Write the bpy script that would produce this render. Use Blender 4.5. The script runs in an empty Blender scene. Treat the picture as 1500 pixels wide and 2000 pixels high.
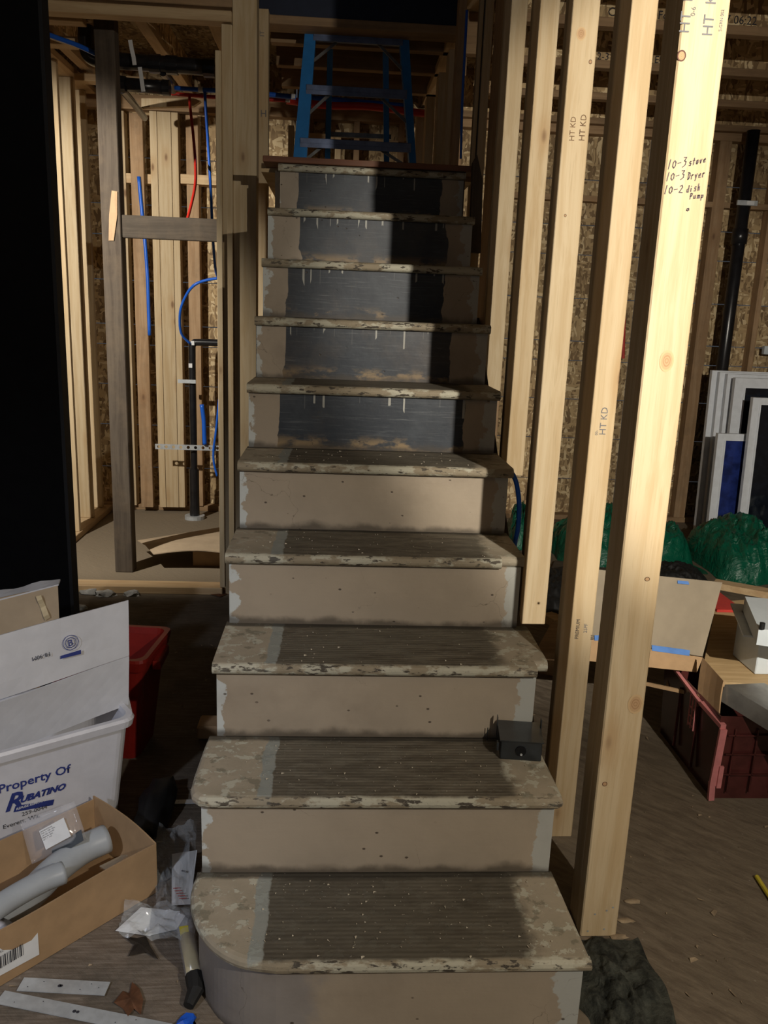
import bpy, bmesh, math, random
from mathutils import Vector, Matrix, noise
random.seed(7)
S = bpy.context.scene
COL = S.collection
# ------------------------------------------------------------------ camera
K = .81/.915
CC = Vector((.3179*K, -1.5683*K, 1.644*K))
PITCH, YAW, ROLL, F = .2365, .0638, .0393, 1600.
FW = Vector((math.sin(YAW)*math.cos(PITCH), math.cos(YAW)*math.cos(PITCH), -math.sin(PITCH)))
_r = Vector((math.cos(YAW), -math.sin(YAW), 0)); _u = _r.cross(FW)
RT = math.cos(ROLL)*_r + math.sin(ROLL)*_u
UP = -math.sin(ROLL)*_r + math.cos(ROLL)*_u
RISE, RUN, NOSE = .2312*K, .2832*K, .0278*K
cd = bpy.data.cameras.new('camera'); cam = bpy.data.objects.new('camera', cd); COL.objects.link(cam)
m = Matrix((RT, UP, -FW)).transposed().to_4x4(); m.translation = CC
cam.matrix_world = m
cd.sensor_fit = 'VERTICAL'; cd.sensor_height = 24; cd.lens = F/2000*24
cd.clip_start = .02
S.camera = cam
# ------------------------------------------------------------------ world, lights, exposure
S.view_settings.view_transform = 'Standard'; S.view_settings.look = 'None'
S.view_settings.exposure = 0; S.view_settings.gamma = 1; S.view_settings.use_curve_mapping = False
w = bpy.data.worlds.new('world'); S.world = w; w.use_nodes = True
w.node_tree.nodes['Background'].inputs[0].default_value = (.75, .85, 1, 1)
w.node_tree.nodes['Background'].inputs[1].default_value = .055
def lamp(name, loc, energy, radius, color, kind='POINT', aim=None, cone=None, blend=.3):
    l = bpy.data.lights.new(name, kind); l.energy = energy; l.color = color
    l.shadow_soft_size = radius
    o = bpy.data.objects.new(name, l); COL.objects.link(o); o.location = loc
    if aim is not None:
        o.rotation_euler = (Vector(aim)-Vector(loc)).to_track_quat('-Z', 'Y').to_euler()
    if cone: l.spot_size = cone; l.spot_blend = blend
    return o
LP = (1.45, -1.9, 2.1)
lamp('work_lamp_beam', LP, 345, .016, (1, .92, .79), 'SPOT', (LP[0]+.06, LP[1]+3, LP[2]-.66), math.radians(44), .35)
lamp('work_lamp_bulb', LP, 135, .016, (1, .92, .79))
lamp('left_room_lamp', (-1.75, 1.75, 2.25), 300, .03, (1, .93, .82), 'SPOT', (-1.0, 4.3, .9), 1.45, .5)
lamp('cool_back_fill', (-1.6, -3.6, 2.1), 16, .5, (.72, .84, 1))  # added soft cool fill from behind left, no window stands there
lamp('tub_cool_fill', (-1.1, -1.7, 2.0), 95, .06, (.80, .86, 1), 'SPOT', (-.62, .55, .2), math.radians(52), .8)  # added spot to brighten the tubs and cartons, not a real lamp

# ------------------------------------------------------------------ pixel -> point on a plane
def ray(px, py): return FW*F + RT*(px-750) + UP*(1000-py)
def onz(px, py, z=0.):
    d = ray(px, py); return CC + d*((z-CC.z)/d.z)
def ony(px, py, y):
    d = ray(px, py); return CC + d*((y-CC.y)/d.y)
def onx(px, py, x):
    d = ray(px, py); return CC + d*((x-CC.x)/d.x)

# ------------------------------------------------------------------ object helpers
def setp(o, label=None, cat=None, group=None, kind=None):
    if label: o['label'] = label
    if cat: o['category'] = cat
    if group: o['group'] = group
    if kind: o['kind'] = kind
    return o
def thing(name, loc, label=None, cat=None, group=None, kind=None):
    o = bpy.data.objects.new(name, None); COL.objects.link(o); o.location = loc
    o.empty_display_size = .05
    return setp(o, label, cat, group, kind)
def mk(name, bm, mat, parent=None, origin=None, smooth=False, **kw):
    """bm holds world coordinates; linked as one mesh object with its origin moved to a sensible point"""
    bm.normal_update()
    base = Vector(parent.location) if parent else Vector((0, 0, 0))
    pp = parent.parent if parent else None
    if pp: base = base + Vector(pp.location)
    if origin is None:
        cs = [v.co for v in bm.verts]
        mn = Vector([min(c[i] for c in cs) for i in range(3)]); mx = Vector([max(c[i] for c in cs) for i in range(3)])
        origin = Vector(((mn.x+mx.x)/2, (mn.y+mx.y)/2, mn.z))
    origin = Vector(origin)
    for v in bm.verts: v.co -= origin
    me = bpy.data.meshes.new(name); bm.to_mesh(me); bm.free()
    if smooth:
        for p in me.polygons: p.use_smooth = True
    if mat: me.materials.append(mat)
    o = bpy.data.objects.new(name, me); COL.objects.link(o)
    if parent: o.parent = parent
    o.location = origin-base
    return setp(o, kw.get('label'), kw.get('cat'), kw.get('group'), kw.get('kind'))
def bmn(): return bmesh.new()
def addbox(bm, x0, x1, y0, y1, z0, z1, bev=0.):
    b = bmesh.new(); bmesh.ops.create_cube(b, size=1)
    for v in b.verts:
        v.co = Vector((x0+(v.co.x+.5)*(x1-x0), y0+(v.co.y+.5)*(y1-y0), z0+(v.co.z+.5)*(z1-z0)))
    if bev: bmesh.ops.bevel(b, geom=b.edges[:], offset=bev, segments=1, affect='EDGES')
    tmp = bpy.data.meshes.new('t'); b.to_mesh(tmp); b.free(); bm.from_mesh(tmp); bpy.data.meshes.remove(tmp)
    return bm
def box(x0, x1, y0, y1, z0, z1, bev=0.): return addbox(bmn(), x0, x1, y0, y1, z0, z1, bev)
def addbar(bm, a, b, w, h, up=(0, 0, 1)):
    """rectangular bar from a to b; w sideways, h along up"""
    a, b = Vector(a), Vector(b); d = (b-a).normalized(); up = Vector(up)
    s = d.cross(up).normalized(); u = s.cross(d).normalized()
    vs = [bm.verts.new(p + s*sx*w/2 + u*sy*h/2) for p in (a, b) for sx, sy in ((-1, -1), (1, -1), (1, 1), (-1, 1))]
    for f in ((0, 1, 2, 3), (7, 6, 5, 4), (0, 4, 5, 1), (1, 5, 6, 2), (2, 6, 7, 3), (3, 7, 4, 0)):
        bm.faces.new([vs[i] for i in f])
    return bm
def bar(a, b, w, h, up=(0, 0, 1)):
    bm = addbar(bmn(), a, b, w, h, up); bmesh.ops.recalc_face_normals(bm, faces=bm.faces[:]); return bm
def addtube(bm, pts, r, n=12, caps=True, radii=None):
    pts = [Vector(p) for p in pts]; rings = []
    prev = None
    for i, p in enumerate(pts):
        d = (pts[min(i+1, len(pts)-1)]-pts[max(i-1, 0)]).normalized()
        if prev is None:
            a = Vector((0, 0, 1)) if abs(d.z) < .9 else Vector((1, 0, 0))
            s = d.cross(a).normalized()
        else:
            s = (prev-d*prev.dot(d)).normalized()
        prev = s; t = d.cross(s)
        rr = radii[i] if radii else r
        rings.append([bm.verts.new(p+(s*math.cos(2*math.pi*k/n)+t*math.sin(2*math.pi*k/n))*rr) for k in range(n)])
    for i in range(len(rings)-1):
        for k in range(n):
            bm.faces.new((rings[i][k], rings[i][(k+1) % n], rings[i+1][(k+1) % n], rings[i+1][k]))
    if caps:
        bm.faces.new(rings[0][::-1]); bm.faces.new(rings[-1])
    return bm
def tube(pts, r, n=12, caps=True, radii=None):
    bm = addtube(bmn(), pts, r, n, caps, radii); bmesh.ops.recalc_face_normals(bm, faces=bm.faces[:]); return bm
def smoothpath(pts, k=6):
    pts = [Vector(p) for p in pts]; out = []
    P = [pts[0]*2-pts[1]] + pts + [pts[-1]*2-pts[-2]]
    for i in range(1, len(P)-2):
        for j in range(k):
            t = j/k; a, b, c, d = P[i-1], P[i], P[i+1], P[i+2]
            out.append(.5*((2*b)+(c-a)*t+(2*a-5*b+4*c-d)*t*t+(3*b-a-3*c+d)*t**3))
    out.append(pts[-1]); return out
def sheet(corners, th, nu=1, nv=1, fn=None):
    """slab with four world corners (c0,c1 bottom edge, c2,c3 top edge, in order round), thickness th behind it"""
    c = [Vector(p) for p in corners]; bm = bmn()
    n = (c[1]-c[0]).cross(c[3]-c[0]).normalized()
    gr = [[], []]
    for side in (0, 1):
        for j in range(nv+1):
            for i in range(nu+1):
                u, v = i/nu, j/nv
                p = (c[0]*(1-u)+c[1]*u)*(1-v)+(c[3]*(1-u)+c[2]*u)*v
                if fn: p = p+n*fn(u, v)
                gr[side].append(bm.verts.new(p-n*th*side))
    W_ = nu+1
    for j in range(nv):
        for i in range(nu):
            a = j*W_+i; q = (a, a+1, a+W_+1, a+W_)
            bm.faces.new([gr[0][k] for k in q]); bm.faces.new([gr[1][k] for k in q[::-1]])
    per = [i for i in range(W_)]+[j*W_+nu for j in range(1, nv+1)]+[nv*W_+i for i in range(nu-1, -1, -1)]+[j*W_ for j in range(nv-1, 0, -1)]
    for i in range(len(per)):
        a, b = per[i], per[(i+1) % len(per)]
        bm.faces.new((gr[0][b], gr[0][a], gr[1][a], gr[1][b]))
    bmesh.ops.recalc_face_normals(bm, faces=bm.faces[:])
    return bm
def prism(poly, axis, a0, a1):
    """polygon (2-D) extruded along an axis: 'x' poly=(y,z), 'y' poly=(x,z), 'z' poly=(x,y)"""
    bm = bmn()
    def V(p, a):
        return {'x': (a, p[0], p[1]), 'y': (p[0], a, p[1]), 'z': (p[0], p[1], a)}[axis]
    A = [bm.verts.new(V(p, a0)) for p in poly]; B = [bm.verts.new(V(p, a1)) for p in poly]
    bm.faces.new(A[::-1]); bm.faces.new(B)
    for i in range(len(poly)):
        j = (i+1) % len(poly); bm.faces.new((A[i], A[j], B[j], B[i]))
    bmesh.ops.recalc_face_normals(bm, faces=bm.faces[:]); return bm
def textmesh(name, s, mat, loc, right, up, size, parent=None, off=.0008, align='LEFT', bold=0., shear=0., **kw):
    c = bpy.data.curves.new('t', 'FONT'); c.body = s; c.size = size; c.align_x = align; c.offset = bold; c.shear = shear
    c.resolution_u = 2
    t = bpy.data.objects.new('t', c); COL.objects.link(t)
    dg = bpy.context.evaluated_depsgraph_get(); me0 = t.evaluated_get(dg).to_mesh()
    bm = bmn(); bm.from_mesh(me0); t.evaluated_get(dg).to_mesh_clear()
    bpy.data.objects.remove(t); bpy.data.curves.remove(c)
    r = Vector(right).normalized(); u = Vector(up).normalized(); n = r.cross(u).normalized()
    for v in bm.verts: v.co = Vector(loc)+r*v.co.x+u*v.co.y+n*off
    return mk(name, bm, mat, parent, **kw)
def strokes(name, polys, mat, loc, right, up, w, parent=None, off=.0008):
    r = Vector(right).normalized(); u = Vector(up).normalized(); n = r.cross(u).normalized(); bm = bmn()
    for pl in polys:
        for i in range(len(pl)-1):
            a = Vector(pl[i]).to_2d(); b = Vector(pl[i+1]).to_2d(); d = (b-a)
            if d.length < 1e-6: continue
            d.normalize(); s = Vector((-d.y, d.x))*w/2; a = a-d*w*.3; b = b+d*w*.3
            vs = [bm.verts.new(Vector(loc)+r*q.x+u*q.y+n*off) for q in (a-s, b-s, b+s, a+s)]
            bm.faces.new(vs)
    return mk(name, bm, mat, parent)

# ------------------------------------------------------------------ material helpers
class NT:
    def __init__(s, name):
        s.m = bpy.data.materials.new(name); s.m.use_nodes = True; s.t = s.m.node_tree; s.n = s.t.nodes
        s.b = s.n['Principled BSDF']; s.tc = s.n.new('ShaderNodeTexCoord')
        s.obj = s.tc.outputs['Object']
    def link(s, a, b): s.t.links.new(a, b)
    def put(s, sock, v):
        if hasattr(v, 'node'): s.link(v, sock)
        elif isinstance(v, (tuple, list)) and len(v) == 3 and sock.type == 'RGBA': sock.default_value = (*v, 1)
        else: sock.default_value = v
    def math(s, op, a, b=None, c=None, clamp=False):
        n = s.n.new('ShaderNodeMath'); n.operation = op; n.use_clamp = clamp
        s.put(n.inputs[0], a)
        if b is not None: s.put(n.inputs[1], b)
        if c is not None: s.put(n.inputs[2], c)
        return n.outputs[0]
    def map(s, v, scale=(1, 1, 1), rot=(0, 0, 0), loc=(0, 0, 0)):
        n = s.n.new('ShaderNodeMapping'); s.put(n.inputs[0], v); n.inputs[1].default_value = loc
        n.inputs[2].default_value = rot; n.inputs[3].default_value = scale; return n.outputs[0]
    def noise(s, v, scale, detail=4, rough=.55, dist=0, col=False):
        n = s.n.new('ShaderNodeTexNoise'); s.put(n.inputs['Vector'], v); n.inputs['Scale'].default_value = scale
        n.inputs['Detail'].default_value = detail; n.inputs['Roughness'].default_value = rough
        n.inputs['Distortion'].default_value = dist
        return n.outputs['Color' if col else 'Fac']
    def voro(s, v, scale, feature='F1', out='Distance'):
        n = s.n.new('ShaderNodeTexVoronoi'); s.put(n.inputs['Vector'], v); n.inputs['Scale'].default_value = scale
        n.feature = feature; return n.outputs[out]
    def ramp(s, f, a, b):      # smooth 0..1 between a and b
        n = s.n.new('ShaderNodeMapRange'); n.interpolation_type = 'SMOOTHSTEP'
        s.put(n.inputs[0], f); n.inputs[1].default_value = a; n.inputs[2].default_value = b
        return n.outputs[0]
    def mix(s, f, a, b):
        n = s.n.new('ShaderNodeMix'); n.data_type = 'RGBA'; s.put(n.inputs[0], f); s.put(n.inputs[6], a); s.put(n.inputs[7], b)
        return n.outputs[2]
    def xyz(s, v=None):
        n = s.n.new('ShaderNodeSeparateXYZ'); s.put(n.inputs[0], v or s.obj); return n.outputs
    def vadd(s, a, b):
        n = s.n.new('ShaderNodeVectorMath'); n.operation = 'ADD'; s.put(n.inputs[0], a); s.put(n.inputs[1], b); return n.outputs[0]
    def rnd(s):
        n = s.n.new('ShaderNodeObjectInfo'); return n.outputs['Random']
    def shift(s, v):          # per-object offset so that copies differ
        c = s.n.new('ShaderNodeCombineXYZ'); r = s.rnd()
        s.link(s.math('MULTIPLY', r, 17.), c.inputs[0]); s.link(s.math('MULTIPLY', r, 31.), c.inputs[1]); s.link(s.math('MULTIPLY', r, 7.), c.inputs[2])
        return s.vadd(v, c.outputs[0])
    def out(s, col, rough=.8, bump=None, bstr=.3, bdist=.002, metal=0., **kw):
        s.put(s.b.inputs['Base Color'], col); s.put(s.b.inputs['Roughness'], rough); s.put(s.b.inputs['Metallic'], metal)
        s.b.inputs['Specular IOR Level'].default_value = kw.get('spec', .35)
        if bump is not None:
            n = s.n.new('ShaderNodeBump'); n.inputs['Strength'].default_value = bstr; n.inputs['Distance'].default_value = bdist
            s.put(n.inputs['Height'], bump); s.link(n.outputs[0], s.b.inputs['Normal'])
        if 'trans' in kw: s.b.inputs['Transmission Weight'].default_value = kw['trans']; s.b.inputs['IOR'].default_value = kw.get('ior', 1.45)
        if 'alpha' in kw: s.b.inputs['Alpha'].default_value = kw['alpha']
        return s.m
def plain(name, col, rough=.5, var=.12, bump=.1, metal=0., scale=20, spec=.4, **kw):
    t = NT(name); f = t.noise(t.shift(t.obj), scale, 5, .6)
    c = t.mix(t.ramp(f, .3, .7), tuple(x*(1-var) for x in col), tuple(min(1, x*(1+var)) for x in col))
    return t.out(c, rough, t.noise(t.obj, scale*3, 3), bump, .001, metal, spec=spec, **kw)
def lumber(name, c1, c2, axis='z', knots=True, dirt=.0, rough=.75, dc=(.12, .09, .06)):
    t = NT(name); v = t.shift(t.obj)
    sc = {'z': (1, 1, .045), 'x': (.045, 1, 1), 'y': (1, .045, 1)}[axis]
    wob = t.noise(t.map(v, tuple(.8 if q == 1 else .6 for q in sc)), 3, 2, .5, col=True)
    vv = t.vadd(t.map(v, sc), t.map(wob, (.05, .05, .05)))
    g = t.noise(vv, 48, 4, .6); g2 = t.noise(t.map(v, sc), 260, 2, .5); big = t.noise(t.map(v, tuple(q if q < 1 else .6 for q in sc)), 9, 3)
    f = t.math('ADD', t.math('MULTIPLY', t.ramp(g, .36, .66), .6), t.math('MULTIPLY', t.ramp(big, .3, .7), .4))
    c = t.mix(f, c1, c2)
    c = t.mix(t.math('MULTIPLY', t.ramp(g2, .55, .75), .25), c, tuple(q*.7 for q in c2))
    if knots:
        ks = {'z': (1, 1, .42), 'x': (.42, 1, 1), 'y': (1, .42, 1)}[axis]
        kd = t.voro(t.map(v, ks), 6.0)
        ring = t.math('SUBTRACT', 1., t.ramp(kd, .03, .09), clamp=True)
        halo = t.math('MULTIPLY', t.math('SUBTRACT', 1., t.ramp(kd, .06, .26), clamp=True), .35)
        c = t.mix(halo, c, (c2[0]*.8, c2[1]*.62, c2[2]*.45)); c = t.mix(t.math('MULTIPLY', ring, .8), c, (.17, .085, .04))
    if dirt:
        d = t.math('MULTIPLY', t.ramp(t.noise(v, 7, 6, .7), .42, .72), dirt); c = t.mix(d, c, dc)
    r = t.math('ADD', t.math('MULTIPLY', t.rnd(), .22), .88)
    n = t.n.new('ShaderNodeVectorMath'); n.operation = 'SCALE'; t.put(n.inputs[0], c); t.put(n.inputs['Scale'], r)
    return t.out(n.outputs[0], rough, t.math('ADD', g, t.math('MULTIPLY', g2, .4)), .25, .0015)
M = {}
M['stud'] = lumber('pale_spruce', (.62, .50, .325), (.49, .355, .195))
M['studx'] = lumber('pale_spruce_along_x', (.62, .46, .27), (.48, .32, .17), 'x')
M['study'] = lumber('pale_spruce_along_y', (.62, .46, .27), (.48, .32, .17), 'y')
M['brownstud'] = lumber('brown_spruce', (.46, .31, .18), (.33, .20, .10), 'z', dirt=.3)
M['brownx'] = lumber('brown_spruce_along_x', (.40, .26, .14), (.27, .17, .09), 'x', dirt=.3)
M['oldwood'] = lumber('old_dark_wood', (.10, .08, .06), (.055, .042, .032), 'z', False, .5, .9)
M['oldwoodx'] = lumber('old_dark_wood_along_x', (.09, .072, .055), (.05, .04, .03), 'x', False, .5, .9)
M['redboard'] = lumber('red_brown_board', (.20, .085, .045), (.12, .05, .03), 'x', False, .5, .7)
M['plywood'] = lumber('plywood', (.62, .45, .25), (.42, .28, .13), 'x', True, .1)
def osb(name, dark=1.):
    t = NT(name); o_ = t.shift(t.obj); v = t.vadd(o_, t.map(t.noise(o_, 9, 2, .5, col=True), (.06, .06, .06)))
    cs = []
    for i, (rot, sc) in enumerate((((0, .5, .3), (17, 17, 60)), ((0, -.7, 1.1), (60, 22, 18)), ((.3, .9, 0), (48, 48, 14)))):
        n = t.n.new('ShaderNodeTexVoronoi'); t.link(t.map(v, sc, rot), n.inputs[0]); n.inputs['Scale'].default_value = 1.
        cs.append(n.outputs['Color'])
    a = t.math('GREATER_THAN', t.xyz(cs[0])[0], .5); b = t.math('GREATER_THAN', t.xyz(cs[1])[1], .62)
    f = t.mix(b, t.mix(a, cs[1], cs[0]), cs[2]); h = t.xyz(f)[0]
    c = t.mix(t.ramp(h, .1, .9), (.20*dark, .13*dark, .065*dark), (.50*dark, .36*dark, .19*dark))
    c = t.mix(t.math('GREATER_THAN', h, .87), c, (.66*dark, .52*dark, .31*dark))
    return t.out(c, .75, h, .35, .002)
M['osb'] = osb('oriented_strand_board'); M['osbweb'] = osb('brightened_strand_web', 1.45); M['osbdark'] = osb('dim_strand_board', .6)  # web copy brightened in colour for lack of light; dim copy is darker
M['black'] = plain('matte_black', (.0025, .0025, .003), .85, spec=.05)
M['blackedge'] = plain('black_edge', (.006, .006, .007), .6, spec=.2)
M['abs'] = plain('black_pipe', (.012, .012, .014), .28, .3, .05, spec=.6)
M['pexblue'] = plain('blue_tube', (.015, .12, .62), .35, .05, .02)
M['pexred'] = plain('red_tube', (.55, .03, .02), .35, .05, .02)
M['white'] = plain('white_plastic', (.62, .62, .66), .42, .05, .08, spec=.5)
M['whitecard'] = plain('white_card', (.55, .55, .57), .65, .07, .15, scale=8)
M['paper'] = plain('white_paper', (.72, .73, .74), .6, .03, .05)
M['card'] = plain('brown_cardboard', (.40, .26, .14), .8, .12, .15, scale=9)
M['cardpale'] = plain('pale_cardboard', (.40, .31, .21), .8, .1, .15, scale=7)
M['cardgrey'] = plain('dusty_cardboard', (.31, .26, .19), .8, .12, .15, scale=6)
M['redplastic'] = plain('shaded_red_plastic', (.20, .012, .008), .4, .1, .1)  # red darkened in colour for the shade behind the tub
M['maroon'] = plain('maroon_plastic', (.075, .020, .018), .22, .35, .15, scale=9, spec=.6)
M['pink'] = plain('pink_plastic', (.60, .22, .22), .4, .1, .1)
M['galv'] = plain('galvanised_steel', (.52, .55, .57), .42, .12, .1, metal=.35, scale=30)
M['steel'] = plain('dull_sheet_metal', (.34, .33, .31), .35, .2, .1, metal=.6, scale=12)
M['greybox'] = plain('pale_grey_enamel', (.62, .68, .72), .35, .04, .05)
M['pvc'] = plain('grey_pipe', (.40, .43, .46), .35, .05, .03, spec=.5)
M['pvcwhite'] = plain('pale_pipe', (.60, .60, .66), .35, .05, .03)
M['ink'] = plain('dark_ink', (.03, .03, .04), .7)
M['inkbrown'] = plain('brown_stamp_ink', (.16, .09, .045), .8)
M['inkblue'] = plain('blue_ink', (.025, .04, .20), .6)
M['inkgrey'] = plain('grey_ink', (.16, .16, .17), .7)
M['inkpen'] = plain('pen_ink', (.10, .075, .085), .7)
M['bluetape'] = plain('blue_tape', (.10, .24, .60), .6)
M['ladderblue'] = plain('blue_fibreglass', (.025, .19, .50), .4, .08, .05, spec=.5)
M['laddermetal'] = plain('blue_grey_step', (.12, .155, .26), .4, .2, .1, metal=.3)
M['aluminium'] = plain('grey_brace', (.20, .20, .20), .4, .2, .1, metal=.5)
M['winwhite'] = plain('old_white_paint', (.78, .82, .88), .5, .05, .1)
M['wingrey'] = plain('dirty_grey_paint', (.30, .28, .26), .7, .3, .3)
M['glass'] = plain('dark_window_glass', (.01, .013, .02), .08, .3, .0, spec=.6)
M['blueref'] = plain('blue_reflection', (.015, .03, .16), .3, .5, .2, scale=12)  # window pane coloured blue as a painted reflection
M['red'] = plain('red_card', (.55, .05, .04), .5)
M['yellow'] = plain('yellow_plastic', (.60, .50, .05), .4)
M['steeldark'] = plain('black_painted_steel', (.018, .022, .026), .30, .4, .1, spec=.7, scale=15)
M['rubber'] = plain('black_rubber', (.012, .012, .012), .6)
M['bluecap'] = plain('blue_plastic', (.01, .09, .55), .5)
M['leaf'] = plain('dry_leaf', (.22, .10, .05), .8, .3, .4, scale=30)
M['chip'] = plain('wood_chips', (.30, .23, .15), .85, .4, .3)
M['debris'] = plain('pale_litter', (.35, .35, .34), .7, .5, .3, scale=15)
M['amber'] = plain('amber_liquid', (.50, .42, .20), .25, .1, .05, spec=.6)
def clear(name, tint, alpha):
    t = NT(name); f = t.noise(t.obj, 14, 3)
    t.b.inputs['Base Color'].default_value = (*tint, 1); t.b.inputs['Roughness'].default_value = .12
    t.b.inputs['Specular IOR Level'].default_value = .9
    b = t.n.new('ShaderNodeBump'); b.inputs['Strength'].default_value = .5; b.inputs['Distance'].default_value = .01
    t.link(f, b.inputs['Height']); t.link(b.outputs[0], t.b.inputs['Normal'])
    t.b.inputs['Alpha'].default_value = alpha
    return t.m
M['clear'] = clear('clear_plastic', (.85, .85, .9), .17)
M['clearbag'] = clear('clear_film', (.75, .8, .82), .13)
def tarp():
    t = NT('green_tarpaulin'); f = t.noise(t.obj, 30, 4, .6)
    w_ = t.noise(t.obj, 9, 5, .6, 1.5)
    c = t.mix(f, (.0, .085, .045), (.005, .14, .08))
    return t.out(c, .3, w_, .9, .03, spec=.6)
M['tarp'] = tarp()
def rubble():
    t = NT('grey_dusty_insulation'); f = t.noise(t.obj, 22, 8, .7)
    return t.out(t.mix(t.ramp(f, .3, .7), (.012, .014, .012), (.10, .105, .085)), .95, t.noise(t.obj, 60, 6, .7), 1., .01)
M['rubble'] = rubble()

def floor_mat():
    t = NT('worn_dirty_floorboards'); v = t.obj
    d = t.map(v, (1, 1, 1), (0, 0, .75))
    st = t.noise(t.map(d, (3.2, 14, 1)), 3, 8, .68, .3); st2 = t.noise(t.map(d, (6, 40, 1)), 3, 5, .7, .6)
    big = t.noise(v, 2.2, 6, .65); fine = t.noise(v, 70, 5, .7)
    c = t.mix(t.ramp(st, .3, .72), (.115, .088, .062), (.23, .185, .135))
    c = t.mix(t.math('MULTIPLY', t.ramp(st2, .55, .75), .45), c, (.055, .04, .028))
    c = t.mix(t.math('MULTIPLY', t.ramp(big, .35, .7), .5), c, (.20, .165, .115))
    c = t.mix(t.math('MULTIPLY', t.ramp(fine, .62, .78), .5), c, (.33, .29, .22))
    x, y, z = t.xyz(v)
    # left part: greyer plywood with cross grain ; darker behind the tubs
    lf = t.math('SUBTRACT', 1., t.ramp(x, -.1, .25), clamp=True)
    gr = t.noise(t.map(v, (4, 60, 1), (0, 0, -.1)), 2, 6, .65)
    cl = t.mix(t.ramp(gr, .35, .7), (.15, .115, .085), (.26, .215, .17))
    cl = t.mix(t.math('MULTIPLY', t.ramp(t.noise(v, 5, 7, .7), .4, .65), .55), cl, (.05, .045, .035))
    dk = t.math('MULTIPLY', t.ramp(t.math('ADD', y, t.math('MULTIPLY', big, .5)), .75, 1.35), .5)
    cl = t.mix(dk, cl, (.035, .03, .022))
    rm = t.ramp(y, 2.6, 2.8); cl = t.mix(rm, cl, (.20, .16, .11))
    c = t.mix(lf, c, cl)
    sp = t.ramp(t.voro(v, 26), .0, .10); c = t.mix(t.math('MULTIPLY', t.math('SUBTRACT', 1., sp, clamp=True), .5), c, (.4, .37, .3))
    return t.out(c, .85, t.math('ADD', st, t.math('MULTIPLY', fine, .5)), .6, .006)
M['floor'] = floor_mat()

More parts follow.
